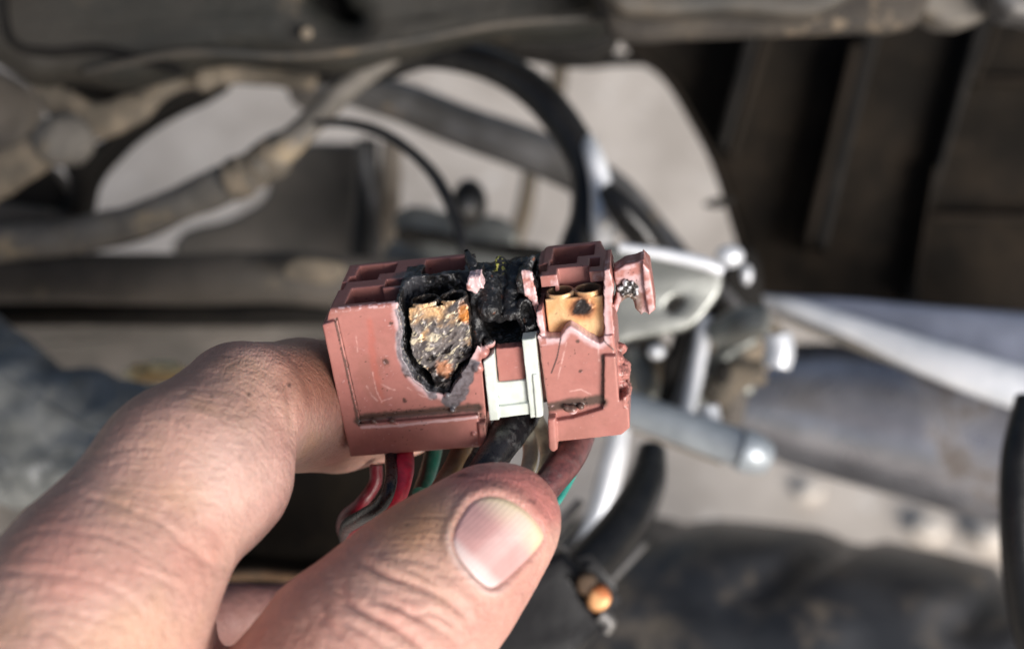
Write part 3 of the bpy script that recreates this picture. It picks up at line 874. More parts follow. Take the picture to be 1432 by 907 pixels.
# the burnt hole and torn front wall
hole = [(556, 420), (558, 440), (563, 462), (561, 482), (564, 500), (573, 518), (580, 531), (592, 540), (602, 549), (616, 551), (628, 556), (634, 540), (645, 527), (648, 512), (658, 500), (667, 484), (690, 477), (735, 469), (752, 472), (757, 474), (783, 474),
        (790, 462), (797, 457), (807, 462), (825, 475), (838, 482), (845, 477), (842, 440), (838, 386)]
hole_uv = F0(0, *hole)
cutpoly = F0(0, *(hole + [(842, 330), (700, 330), (556, 390)]))
G.cut(G.prism(cutpoly, 'w', -2.6, 3, r=0.15, jag=0.34, jscale=1.1, seed=3))
# left pocket, deeper
pocket = F0(-3, (556, 380), (566, 436), (568, 490), (582, 516), (604, 534), (626, 532), (655, 502), (672, 470), (672, 380))
G.cut(G.prism(pocket, 'w', -7.2, 0, r=0.3, jag=0.3, jscale=0.8, seed=5))
# char pocket through the top: front part of the middle cavities
G.cut(G.prism(topbox(566, 655, 383, 440), 'v', -4, 2, r=0.2, jag=0.25, jscale=0.8))
# centre: burnt right through
G.cut(G.prism(F0(-6, (660, 330), (742, 330), (748, 392), (754, 440), (742, 462), (690, 466), (668, 455), (660, 400)), 'w', -11.6, 3, r=0.3, jag=0.4, jscale=1.2, seed=8))
G.cut(G.prism(F0(-12, (656, 300), (744, 300), (740, 372), (700, 378), (662, 382)), 'w', -20, 3, r=0.3, jag=0.5, jscale=1.1, seed=12))
# right block: recess above terminal
G.cut(G.prism(topbox(742, 860, 379, 440), 'v', -8.6, 2, r=0.1), 0.05)
# recess over the terminal, and room for its two barrels
G.cut(G.prism(topbox(775, 820, 371, 440), 'v', -9, 2, r=0.1))
G.cut(G.prism(F0(-4, (746, 405), (776, 402), (776, 410), (818, 406), (818, 398), (850, 395), (850, 478), (756, 478)), 'w', -6.6, -2.5, r=0.1))
lowR = F0(0, *([(752, 470), (757, 474), (783, 474), (790, 462), (797, 457), (807, 462), (825, 475), (838, 482), (846, 477), (860, 490), (864, 610), (774, 619), (764, 560)]))
G.add(G.prism(lowR, 'w', -6, -0.2, r=0.25, jag=0.10, jscale=0.7, seed=4))
G.add(G.prism(lowR - np.array([0, 0.6]), 'w', DEPTH, -2.4, r=0.3))
G.add(G.prism(F0(-1.0, (750, 438), (759, 430), (764, 478), (756, 480)), 'w', -6, -0.9, r=0.2, jag=0.12))
G.add(G.prism(F0(-0.8, (845, 378), (853, 376), (858, 400), (856, 430), (860, 470), (861, 496), (848, 496), (844, 440)), 'w', -8, -0.7, r=0.2, jag=0.22, jscale=0.6))
# flake of plastic hanging over the centre
G.add(G.prism(F0(-3, (724, 382), (740, 378), (748, 400), (753, 428), (757, 440), (750, 444), (742, 420), (733, 414), (722, 408)), 'w', -5.4, -3.0, r=0.25, jag=0.2, jscale=0.8))
G.add(G.prism(F0(-3, (655, 388), (672, 385), (676, 402), (664, 412), (652, 404)), 'w', -8, -2.8, r=0.3, jag=0.3, jscale=0.6))
# cavities in the mating face
cav = [(499, 531, 370.5, 391, -9), (530, 553, 368, 381, -4), (467, 482, 395, 405, -3), (488, 499, 386, 393, -2), (488, 531, 401, 422, -9), (530, 556, 402, 420, -3.5),
       (593, 623, 361, 381, -9), (622, 650, 358.5, 377, -3.6), (539, 562, 389, 399, -2),
       (773, 807, 342.5, 366, -8), (806, 831, 339, 354, -3.5), (824, 838, 357, 369, -4), (749, 764, 366, 377, -4), (769, 776, 360, 368, -3)]
for x0, x1, y0, y1, dv in cav:
    G.cut(G.prism(topbox(x0, x1, y0, y1), 'v', dv, 2, r=0.02))
# bevelled shoulder of the right block
G.cut(G.prism(T0((735, 320), (772, 320), (768, 340), (745, 353), (735, 362)), 'v', -8, 2, r=0.2, jag=0.15))
G.cut(G.prism(T0((838, 320), (870, 320), (870, 350), (846, 345), (841, 336)), 'v', -30, 2, r=0.1), 0.3)
# broken tab swinging out on the right
tabp = [(858, 381), (872, 372), (884, 368), (900, 364), (909, 378), (913, 410), (917, 432), (908, 441), (900, 436), (897, 441), (888, 432), (886, 420), (878, 418), (868, 424), (862, 440), (857, 430), (862, 418), (860, 400)]
G.add(G.prism(F0(-2, *tabp), 'w', -5.5, -2.0, r=0.4, jag=0.2, jscale=0.7, seed=21))
G.add(G.prism(F0(-1.4, (898, 366), (909, 377), (917, 432), (907, 440), (900, 400)), 'w', -6.5, -1.1, r=0.35, jag=0.05))
G.add(G.capsule((*onface(850, 382, -4), -4), (*onface(866, 384, -3.8), -3.8), 0.55, 0.8), 0.3)
a3 = onface(876, 402, -2.2)
G.cut(G.capsule((*a3, -1.6), (*onface(880, 425, -2.2), -1.6), 1.0, 1.1), 0.2)
# melted lumps down the right side and on the grooves
for x, y, w, r in ((864, 500, -3.5, .9), (867, 520, -3, 1.2), (869, 537, -2.6, .8), (872, 545, -3.4, 1.1), (868, 486, -5, .9), (873, 556, -3, .7), (870, 512, -5, 1.2), (800, 572, 0.3, .7), (792, 570, 0.4, .5), (812, 568, 0.3, .45),
                   (522, 588, 0.5, .35), (548, 588, 0.6, .42), (553, 591, 0.8, .25), (662, 606, 0.8, .34), (625, 552, 0.0, .45), (632, 573, 0.2, .4), (668, 512, -.3, .9), (676, 492, -.8, .9), (684, 478, -1.2, .8)):
    q = onface(x, y, w)
    G.add(G.capsule((*q, w), (q[0] + .1, q[1] - .1, w), r, r), 0.25)

Vl, Fq = G.mesh()
Nl = normals_of(Vl, Fq)
# local relief: torn and charred zones rough, the rest nearly smooth
dh = poly2(Vl[:, 0], Vl[:, 1], cutpoly)
inL = Vl[:, 0] < onface(750, 430)[0]
burnt = (dh < 0.5) & (Vl[:, 2] < -0.35) & (Vl[:, 2] > -12.5) & inL
dh2 = poly2(Vl[:, 0], Vl[:, 1], pocket)
burnt = burnt | ((dh2 < 0.6) & (Vl[:, 2] < -1.6) & (Vl[:, 2] > -12) & inL)
topb = (Vl[:, 1] > -4.5) & (Vl[:, 0] > onface(560, 400)[0]) & inL & (Vl[:, 2] < -0.5) & (Vl[:, 2] > ontop(600, 388)[1])
cent = (Vl[:, 0] > onface(652, 400, -8)[0]) & inL & (Vl[:, 2] < -2.35) & (Vl[:, 1] > -9.5)
n1 = fbm(Vl, 0.9, 4, 31); n2 = fbm(Vl, 0.35, 3, 51); n3 = fbm(Vl, 3.0, 3, 71)
char_f = np.clip(burnt.astype(float) + topb * 1.0 + cent * 1.0, 0, 1)
edge = sstep(0.75, 0.15, np.abs(dh + 0.15 * n1)) * (Vl[:, 2] > -2.4) * (Vl[:, 2] < 0.3)
meltR = (Vl[:, 0] > onface(863, 500)[0]) & (Vl[:, 1] < -9.5) & (Vl[:, 1] > -20)
Vl = Vl + Nl * ((0.28 * n1 + 0.14 * n2) * char_f + 0.06 * n2 * edge + 0.010 * n1 + 0.45 * n1 * meltR)[:, None]

base = np.array(srgb(170, 115, 107)); pale = np.array(srgb(212, 182, 184)); dark = np.array(srgb(154, 94, 88)); top_shade = np.array(srgb(150, 96, 92))
soot = np.array([0.012, 0.011, 0.011]); ash = np.array([0.13, 0.13, 0.145]); grime = np.array(srgb(70, 60, 54))
col = np.tile(base, (len(Vl), 1))


def mixc(col, c, f):
    f = np.clip(f, 0, 1)[:, None]
    return col * (1 - f) + np.asarray(c) * f


col = mixc(col, top_shade, sstep(0.4, 0.8, Nl[:, 1]) * 0.6)  # shade on the top faces put into the plastic's colour
col = mixc(col, dark, 0.28 * sstep(-0.1, 0.6, n3))
col = mixc(col, srgb(132, 92, 80), 0.30 * sstep(0.05, 0.5, fbm(Vl, 5.0, 4, 171)))
fe = np.abs(Vl[:, 1]) + np.abs(Vl[:, 2])
col = mixc(col, pale, sstep(.8, .35, fe) * sstep(.0, .35, n2 + .3 * n1) * .8)
lowe = line2(Vl[:, 0], Vl[:, 1], F0(0.7, (506, 597), (560, 594), (668, 583)))
col = mixc(col, pale, sstep(.35, .1, lowe + .2 * n1) * (Vl[:, 2] > .3) * .8)
lowe = line2(Vl[:, 0], Vl[:, 1], F0(0.7, (782, 582), (800, 577), (843, 569)))
col = mixc(col, pale, sstep(.3, .1, lowe + .2 * n1) * (Vl[:, 2] > .3) * .8)
# rubbed streaks on the left panel
st = line2(Vl[:, 0], Vl[:, 1], F0(0, (517, 450), (522, 505), (534, 560)))
col = mixc(col, srgb(182, 98, 84), 0.4 * sstep(0.9, 0.1, st + 0.3 * n1) * (Nl[:, 2] > .5))
# torn plastic turns pale round the burn
torn = sstep(0.95, 0.1, np.abs(dh - 0.25 + 0.35 * n1)) * (Vl[:, 2] > -2.2)
col = mixc(col, pale, torn * 0.85)
tabm = (Vl[:, 0] > onface(856, 400, -2)[0]) & (Vl[:, 1] > -8)
col = mixc(col, pale, tabm * sstep(0.4, 0.9, Nl[:, 2]) * sstep(-0.3, 0.3, n1) * 0.8)
col = mixc(col, grime * 0.5, tabm * sstep(1.5, 0.9, np.linalg.norm(Vl - np.array([*a3, -2.4]), axis=1) + 0.6 * n2))
tq = poly2(Vl[:, 0], Vl[:, 1], F0(-2, (866, 396), (894, 392), (900, 440), (886, 440), (880, 424), (866, 424)))
col = mixc(col, srgb(104, 90, 80), tabm * sstep(.3, -.4, tq + .4 * n1) * (Nl[:, 2] > -.2) * (Vl[:, 2] > -5.0) * .8)  # shadow below the blob painted into the tab's colour
stripR = (Vl[:, 0] > onface(843, 430)[0]) & (Vl[:, 0] < onface(860, 430)[0]) & (Vl[:, 1] > -8.5) & (Nl[:, 2] > 0.3)
col = mixc(col, pale, stripR * 0.7 * sstep(-0.4, 0.3, n1))
postm = (Vl[:, 0] > onface(740, 400)[0]) & (Vl[:, 2] > -5.2) & (Vl[:, 1] > -5) & (Vl[:, 2] < -2.6)
col = mixc(col, pale, postm * sstep(0.0, 0.6, n1) * 0.6)
# char
c1 = soot[None] + (ash - soot)[None] * (sstep(0.05, 0.75, n2 * 0.6 + n1 * 0.7) * 0.8)[:, None]
rim_l = (Vl[:, 2] > -2.2) & (Vl[:, 2] < -0.3)
c1 = c1 + (rim_l * sstep(-.2, .6, n1) * 0.10)[:, None] * np.array([1, .98, 1.05])
f = np.clip(burnt + topb + cent, 0, 1).astype(float)
f = f * np.where(tabm, 0, 1)
col = col * (1 - f[:, None]) + c1 * f[:, None]
# soot smudge spreading over the front near the hole and up the rim
sm = sstep(0.9, 0.0, dh + 0.9 * n1 + 0.3) * sstep(-0.1, 0.4, n2 + n1) * inL * (Vl[:, 1] < -5)
col = mixc(col, ash * 0.8, sm * 0.6)
px_top = np.array([ontop(x, y) for x, y in ((566, 384), (580, 388), (560, 398), (652, 366), (655, 378))])
for q in px_top:
    dd = np.hypot(Vl[:, 0] - q[0], Vl[:, 2] - q[1])
    col = mixc(col, ash * 0.6, sstep(2.0, 0.6, dd + 1.1 * n1) * (Vl[:, 1] > -4) * 0.85)
cw = (Vl[:, 0] > onface(732, 400, -3)[0]) & (Vl[:, 0] < onface(760, 430, -3)[0]) & (Vl[:, 1] > -9) & (Nl[:, 2] > .2)& (Vl[:, 2] > -6.2)
col = np.where(cw[:, None], mixc(np.tile(base, (len(Vl), 1)), pale, sstep(-.3, .5, n1)), col)
ft = (Vl[:, 0] > onface(652, 398, -3)[0]) & (Vl[:, 0] < onface(678, 398, -3)[0]) & (Vl[:, 1] > -3.2) & (Vl[:, 2] > -5)
col = np.where(ft[:, None], mixc(np.tile(pale, (len(Vl), 1)), base * .8, sstep(0, .6, n1)), col)
# dirt in the grooves
for line, wd, st_ in (([(470, 447), (503, 592)], 0.17, .8), ([(503, 586), (560, 580), (668, 570)], 0.7, .9), ([(765, 572), (800, 565), (843, 560)], 0.75, .9), ([(843, 500), (844, 560)], 0.2, .6), ([(668, 570), (682, 600)], .5, .5)):
    g_ = line2(Vl[:, 0], Vl[:, 1], F0(0.2, *line))
    col = mixc(col, grime, st_ * sstep(wd * 1.5, wd * 0.5, g_ + 0.25 * n1 + .1 * n2) * (Vl[:, 2] > -3))
    col = mixc(col, grime * 0.3, sstep(0.25, 0.5, n2 + 0.3 * n1) * sstep(wd * 1.4, wd * 0.6, g_) * 0.9 * (Vl[:, 2] > -3))
# ash crust below the burnt terminal, cracks and scratches
ap = poly2(Vl[:, 0], Vl[:, 1], F0(0, (618, 562), (636, 512), (652, 500), (670, 506), (662, 530), (650, 558), (634, 572)))
col = mixc(col, ash * (.8 + .6 * n2[:, None]), sstep(.25, -.15, ap + .35 * n1 + .1 * n2) * (Vl[:, 2] > -2.5) * .92)
ring = np.abs(dh - 0.15 - .25 * n1)
lefth = (Vl[:, 0] < onface(600, 500)[0]) & (Vl[:, 1] < -1)
col = mixc(col, ash * (1.2 + 1.2 * n2[:, None]), lefth * sstep(.75, .25, ring + .7 * vnoise(Vl, 1.6, 3)) * (Vl[:, 2] > -2.4) * .85)
col = mixc(col, srgb(170, 160, 140), lefth * sstep(.3, .6, n2 + .4 * n1) * sstep(.8, .3, np.abs(dh)) * (Vl[:, 2] > -2.4) * .7)
for ln_ in ([(784, 474), (779, 500), (771, 522)], [(733, 470), (734, 490)], [(845, 478), (858, 490)]):
    col = mixc(col, soot * 3, sstep(.16, .05, line2(Vl[:, 0], Vl[:, 1], F0(0, *ln_)) + .05 * n2) * (Nl[:, 2] > .3) * .85)
for ln_ in ([(521, 520), (526, 545), (534, 562)], [(532, 536), (545, 543), (552, 545)], [(513, 540), (520, 553), (528, 560)], [(570, 542), (590, 553), (604, 558)], [(498, 470), (500, 492)], [(797, 548), (812, 545), (826, 552)], [(836, 480), (838, 505)], [(780, 530), (786, 505), (792, 480)], [(535, 560), (548, 556)]):
    col = mixc(col, srgb(232, 196, 190), sstep(.17, .04, line2(Vl[:, 0], Vl[:, 1], F0(0, *ln_)) + .09 * n2) * (Nl[:, 2] > .3) * sstep(-.5, .3, n1) * .4)
for (x_, y_, r_) in ((539, 506, .5), (568, 524, .3), (547, 452, .25), (566, 560, .35), (812, 520, .25), (808, 478, .25)):
    q_ = onface(x_, y_)
    col = mixc(col, grime * .7, sstep(r_ * 1.5, r_ * .5, np.hypot(Vl[:, 0] - q_[0], Vl[:, 1] - q_[1]) + .3 * n2) * .8)
col = mixc(col, grime, meltR * sstep(-.2, .5, n2) * .6)
# black flecks
fl = sstep(0.72, 0.82, vnoise(Vl, 0.33, 99)) * sstep(0.15, 0.6, vnoise(Vl, 2.2, 7))
col = mixc(col, soot, fl * 0.8)
col = mixc(col, pale, sstep(0.72, 0.85, fbm(Vl, 0.25, 1, 199)) * sstep(.1, .5, n3) * 0.5 * (1 - f))
# inside of right recess: dark brown-red blush
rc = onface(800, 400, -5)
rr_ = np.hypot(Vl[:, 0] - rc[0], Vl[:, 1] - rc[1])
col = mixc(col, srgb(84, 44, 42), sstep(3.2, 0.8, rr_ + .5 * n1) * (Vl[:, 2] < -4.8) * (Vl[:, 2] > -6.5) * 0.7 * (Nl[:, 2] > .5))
house = mesh_obj('housing', toW(loc2cam(Vl)), Fq, M['housing'], CON, colors=col)
del G


# ---- terminals
def terminal(name, x0, x1, ytop, ybot_poly, w, label, seed, scorch):
    u0, vt = onface(x0, ytop, w); u1, _ = onface(x1, ytop - (x1 - x0) * 0.07, w)
    r = (u1 - u0) / 4.0
    tv = vt + 0.45
    g = Grid((u0 - 2, vt - 15, w - 6), (u1 + 2, vt + 2.5, w + 1.5), 0.12)
    pl = F0(w, *([(x0, ytop), (x1, ytop - (x1 - x0) * 0.07)] + ybot_poly))
    g.add(g.prism(pl, 'w', w - 0.45, w, r=0.18, jag=0.10 * scorch, jscale=0.8, seed=seed))
    for s in (0, 1):
        cu = u0 + r * (1.02 + 1.96 * s)
        cw_ = w - r * 0.86
        th = np.linspace(0, 2 * np.pi, 28, endpoint=False)
        o_ = np.stack([cu + r * np.cos(th), cw_ + r * 0.86 * np.sin(th)], 1)
        i_ = np.stack([cu + (r - .36) * np.cos(th), cw_ + (r - .36) * 0.86 * np.sin(th)], 1)
        g.add(g.prism(o_, 'v', vt - 7.0, tv, r=0.1), 0.08)
        g.cut(g.prism(i_, 'v', vt - 6.0, vt + 3, r=0.05))
    # rolled tops lean back: trim front edge a little lower than the back of the tubes
    sl = g.win((u0 - 2, vt - 1.6, w - .6), (u1 + 2, vt + 2.5, w + 1.5))
    V1, F1 = g.mesh()
    N1 = normals_of(V1, F1)
    Q1 = np.stack([V1[:, 0] * .8 + V1[:, 1] * .6, (V1[:, 1] * .8 - V1[:, 0] * .6) * 2.1, V1[:, 2]], 1)
    Q1 = Q1 + 0.5 * np.stack([fbm(V1, 1.2, 2, 91), fbm(V1, 1.2, 2, 92), 0 * V1[:, 0]], 1)
    a, b = fbm(Q1, 2.8, 4, seed), fbm(Q1, 1.0, 4, seed + 5)
    V1 = V1 + N1 * ((0.16 * a + 0.13 * b) * scorch * (N1[:, 2] > -.2) + 0.015 * a)[:, None]
    gold = np.array(srgb(228, 186, 138)); gold2 = np.array(srgb(214, 164, 112)); grey = np.array(srgb(128, 126, 128)); blk = np.array([.012, .010, .010])
    c = gold + (gold2 - gold) * sstep(-.2, .5, a)[:, None]
    return V1, F1, N1, a, b, c, grey, blk, gold, u0, u1, vt


V1, F1, N1, a, b, c, grey, blk, gold, u0, u1, vt = terminal('t', 571, 653, 431, [(656, 455), (660, 478), (661, 496), (652, 506), (641, 508), (638, 520), (632, 528), (630, 545), (622, 552), (611, 550), (607, 534), (601, 522), (590, 512), (579, 500), (574, 486), (576, 466), (571, 450)], -1.6, '', 3, 2.6)
hh = (vt - V1[:, 1]) / 12
Q1_ = np.stack([V1[:, 0] * .8 + V1[:, 1] * .6, (V1[:, 1] * .8 - V1[:, 0] * .6) * 2.0, V1[:, 2]], 1)
c = mixc(c, grey * .8, sstep(-0.35, 0.12, a + hh * 0.6 - 0.08) * 0.94)
c = mixc(c, [.05, .05, .055], sstep(.0, .35, fbm(V1, 2.2, 3, 61) + b * .3) * .5)
c = mixc(c, np.array(srgb(238, 226, 196)), sstep(0.16, 0.30, b) * 0.75)
c = mixc(c, blk, sstep(0.16, 0.36, b * .5 + fbm(Q1_, 1.6, 3, 77) * .8 + (hh - .5) * .7))
c = mixc(c, np.array(srgb(206, 128, 50)), sstep(1.2, 0.4, np.hypot(V1[:, 0] - u1 + .6, (V1[:, 1] - vt + 1.6) * .5) + .5 * a) * .8)
c = mixc(c, np.array(srgb(226, 160, 120)), sstep(1.6, 0.8, np.hypot(V1[:, 0] - onface(622, 515, -1.6)[0], V1[:, 1] - onface(622, 515, -1.6)[1]) + .8 * b) * .7)
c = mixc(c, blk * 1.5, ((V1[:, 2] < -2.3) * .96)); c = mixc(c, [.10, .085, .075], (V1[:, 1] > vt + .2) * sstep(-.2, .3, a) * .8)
t1 = mesh_obj('terminal', toW(loc2cam(V1)), F1, M['brass'], CON, colors=c)
tag(t1, 'badly scorched left terminal, grey and gold crust in the burnt hole')

V1, F1, N1, a, b, c, grey, blk, gold, u0, u1, vt = terminal('t', 762, 843, 419, [(846, 450), (845, 477), (838, 480), (825, 474), (800, 468), (786, 472), (768, 471), (764, 440)], -2.3, '', 13, 0.12)
q = onface(815, 430, -2.3)
dd = np.hypot(V1[:, 0] - q[0], (V1[:, 1] - q[1]) * 1.15)
c = mixc(c, np.array(srgb(170, 96, 60)), sstep(2.9, 1.6, dd + .7 * a) * .7)
c = mixc(c, blk * 2, sstep(2.1, 1.2, dd + .9 * a + .3 * b))
V1 = V1 + N1 * (0.28 * sstep(2.2, 1.0, dd) * (0.3 + b) * (N1[:, 2] > .3))[:, None]
c = mixc(c, np.array(srgb(90, 70, 60)), sstep(.35, .6, b) * .5)
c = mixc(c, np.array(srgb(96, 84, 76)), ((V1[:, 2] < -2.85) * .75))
t2 = mesh_obj('terminal', toW(loc2cam(V1)), F1, M['brass'], CON, colors=c)
tag(t2, 'clean golden right terminal with a small black burn')

# ---- charred lump in the middle
g = Grid((17, -9.5, -13.5), (33, 3.0, 1.2), 0.13)
P_ = lambda x, y, w: np.array([*onface(x, y, w), w])
for a_, b_, r0, r1 in (((681, 382, -8.6), (684, 432, -3.4), 1.9, 1.9), ((722, 374, -9.4), (714, 428, -4.2), 1.65, 1.2), ((700, 368, -9.5), (700, 440, -4.5), 1.0, 1.2), ((733, 426, -3.4), (738, 452, -3.6), 1.1, 1.5),
                       ((664, 400, -5), (668, 464, -3.4), 1.0, 1.0), ((652, 352, -9), (662, 372, -7), 0.45, 0.8), ((744, 360, -8), (736, 380, -7), 0.5, 0.8), ((712, 440, -2.8), (722, 438, -2.8), 0.9, 0.8),
                       ((672, 470, -3), (658, 520, -3.2), 1.2, .7)):
    g.add(g.capsule(P_(*a_), P_(*b_), r0, r1), 0.5)
for a_, b_, r0, r1 in (((680, 366, -9.4), (683, 388, -7.6), 1.55, 1.3), ((723, 362, -9.8), (721, 390, -8.2), 1.4, 1.1), ((736, 428, -2.3), (738, 450, -3.2), 0.8, 1.0), ((704, 456, -2.4), (722, 458, -2.6), 1.2, 1.3)):
    g.cut(g.capsule(P_(*a_), P_(*b_), r0, r1), 0.15)
Vc_, Fc_ = g.mesh(); Nc_ = normals_of(Vc_, Fc_)
a = fbm(Vc_, 1.5, 4, 7); b = fbm(Vc_, .45, 3, 8)
Vc_ = Vc_ + Nc_ * (0.30 * a + 0.12 * b)[:, None]
c = np.tile(np.array([.010, .010, .011]), (len(Vc_), 1))
c = mixc(c, [.055, .057, .062], sstep(.1, .5, b) * .8)
c = mixc(c, np.array(srgb(130, 72, 40)), sstep(.5, .7, fbm(Vc_, 1.2, 3, 14)) * .6)
q = np.array([*onface(694, 366, -9), -9])
c = mixc(c, np.array(srgb(206, 200, 90)), sstep(2.6, 1.2, np.linalg.norm(Vc_ - q, axis=1) + 1.2 * b) * sstep(0.05, .3, b + .3 * vnoise(Vc_, .3, 5)) * (Nc_[:, 1] > 0))
c = mixc(c, [.4, .4, .4], sstep(.74, .84, vnoise(Vc_, .3, 9)) * sstep(0, .5, a) * .7)
lump = mesh_obj('melted_residue', toW(loc2cam(Vc_)), Fc_, M['char'], CON, colors=c)
tag(lump, 'glossy black melted plastic around burnt tubes in the middle')

# metallic blob in the broken tab
gb = Grid((a3[0] - 2.8, a3[1] - 4, -5), (a3[0] + 3, a3[1] + 2.8, 0.5), 0.11)
for dx, dy, dw, r in ((-.8, .1, -2.0, .7), (.1, .8, -1.9, .6), (.9, .4, -2.0, .55), (-.3, -.5, -2.1, .75), (.8, -.7, -2.3, .6), (.9, -1.6, -2.5, .55), (1.2, -2.4, -2.7, .45)):
    gb.add(gb.capsule((a3[0] + dx, a3[1] + dy, dw), (a3[0] + dx + .2, a3[1] + dy - .2, dw), r, r), 0.2)
Vb, Fb = gb.mesh(); Nb = normals_of(Vb, Fb); b = fbm(Vb, .5, 3, 3)
Vb = Vb + Nb * (0.4 * b)[:, None]
cb = mixc(np.tile([.035, .03, .028], (len(Vb), 1)), [.6, .6, .62], sstep(.1, .4, b) * (Vb[:, 1] > a3[1] - 1.2))
cb = mixc(cb, np.array(srgb(120, 104, 92)), sstep(-.1, .3, vnoise(Vb, .7, 4)) * (Vb[:, 1] < a3[1] - .8) * .8)
mesh_obj('solder_blob', toW(loc2cam(Vb)), Fb, M['brass'], CON, colors=cb)

# ---- white locking clip
g = Grid((19, -22, -4), (34, 0, 2.5), 0.14)
for q, w0, w1 in (([(676, 504), (691, 492), (699, 585), (685, 586)], -2.0, 0.45), ([(730, 473), (749, 471), (760, 579), (742, 582)], -2.0, 0.55), ([(694, 537), (744, 532), (748, 575), (700, 580)], -2.0, -0.35),
                  ([(697, 568), (744, 562), (746, 578), (699, 584)], -2.0, 0.12), ([(745, 520), (752, 519), (758, 579), (750, 580)], -1.0, 0.85)):
    g.add(g.prism(F0(0, *q), 'w', w0, w1, r=0.16, jag=0.03))
Vk, Fk = g.mesh()
mesh_obj('locking_clip', toW(loc2cam(Vk)), Fk, M['clip'], CON)


# ---- wires
def wire(pts, mat, label=None, bumpy=0.0):
    return tube('wire', pts, mat, CON, n=10, segs=20, label=label, bumpy=bumpy, bscale=2)


red_shaded = wire_mat('shaded_red_insulation', srgb(112, 24, 38)); red = wire_mat('red_insulation', srgb(226, 52, 84)); blk_w = wire_mat('black_insulation', (0.012, 0.012, 0.014), rough=0.3)
grn = wire_mat('green_insulation', srgb(14, 72, 60)); teal = wire_mat('teal_insulation', srgb(52, 150, 138)); crm = wire_mat('cream_insulation', srgb(240, 236, 214))
brn = wire_mat('brown_insulation', srgb(116, 94, 70)); mar = wire_mat('maroon_sleeve', srgb(104, 62, 62), srgb(70, 44, 46), 0.35)
wire([(558, 600, 222, 17), (562, 640, 215, 17), (560, 668, 210, 17), (548, 704, 209, 15), (516, 730, 214, 14), (496, 744, 224, 13), (504, 768, 236, 13), (540, 800, 244, 13)], red, 'red wire with glossy skin, leftmost under the housing')
wire([(546, 600, 219, 9), (547, 642, 212, 9), (546, 676, 205, 9), (534, 704, 205, 10), (508, 722, 210, 11), (486, 738, 222, 11), (492, 764, 236, 11), (530, 800, 244, 11)], blk_w, 'black wire beside the red one')
wire([(526, 650, 222, 9), (524, 676, 222, 9), (504, 704, 222, 9), (482, 724, 226, 9), (484, 750, 236, 9), (520, 790, 246, 9)], red_shaded, 'red wire, colour darkened as shade, looping behind the black one')  # shade on the dim rear loop put into a darker red
wire([(608, 608, 222, 12), (606, 632, 222, 12), (598, 662, 220, 12), (588, 690, 216, 12)], grn, 'dark green wire in shade')
wire([(650, 606, 219, 14), (646, 628, 216, 15), (632, 656, 212, 14), (612, 690, 208, 14)], brn, 'dusty brown wire')
wire([(668, 606, 222, 13), (666, 628, 219, 13), (650, 652, 214, 13), (626, 690, 210, 12)], blk_w, 'thin black wire behind the brown one')
wire([(742, 540, 222, 22), (730, 580, 217, 25), (710, 606, 212, 26), (692, 634, 208, 23), (664, 676, 205, 20)], blk_w, 'thick black sleeve coming out below the white clip', 0.35)
wire([(728, 582, 218, 11), (736, 604, 218, 11), (742, 628, 217, 11), (738, 656, 214, 11), (724, 690, 210, 11)], crm, 'left cream wire')
wire([(744, 576, 221, 11), (758, 604, 221, 12), (766, 630, 220, 12), (764, 656, 216, 12), (744, 700, 212, 11)], crm, 'right cream wire')
wire([(814, 590, 220, 24), (802, 622, 216, 25), (788, 648, 211, 24), (770, 672, 208, 22), (744, 706, 206, 20)], mar, 'thick maroon sleeve')
wire([(812, 612, 222, 5), (808, 640, 221, 6), (798, 668, 219, 6), (782, 696, 216, 6), (766, 716, 212, 6)], teal, 'thin teal wire at the right')
wire([(804, 640, 218, 6), (794, 664, 217, 6), (776, 690, 214, 6), (760, 708, 210, 6)], mar)

# ================================================================== the hand
fingers = [
    ([(20, 1010, 170, 178), (140, 835, 176, 152), (258, 662, 185, 120), (338, 570, 197, 92)], 0),
    ([(338, 570, 199, 92), (420, 566, 219, 89), (470, 568, 226, 88), (545, 560, 234, 80), (596, 556, 236, 66)], 0),
]
thumb = [(697, 730, 189, 80), (662, 764, 188.5, 92), (594, 830, 184, 115), (500, 930, 179, 138), (370, 1110, 180, 180)]
midf = [(40, 990, 205, 120), (220, 872, 244, 44), (330, 860, 256, 40), (440, 850, 262, 38), (540, 850, 262, 36)]


def cap(p, a, b, ra, rb):
    ab = b - a
    t = np.clip(((p - a) @ ab) / (ab @ ab), 0, 1)
    return np.linalg.norm(p - a - t[:, None] * ab, axis=1) - (ra + (rb - ra) * t)


def c4(q):
    return C(q[0], q[1], q[2]), q[3] * q[2] / FPX


def chain(p, pts, k):
    d = None
    for a, b in zip(pts[:-1], pts[1:]):
        (pa, ra), (pb, rb) = c4(a), c4(b)
        e = cap(p, pa, pb, ra, rb)
        d = e if d is None else smin(d, e, k)
    return d


def sph(p, q):
    c_, r = c4(q)
    return np.linalg.norm(p - c_, axis=1) - r


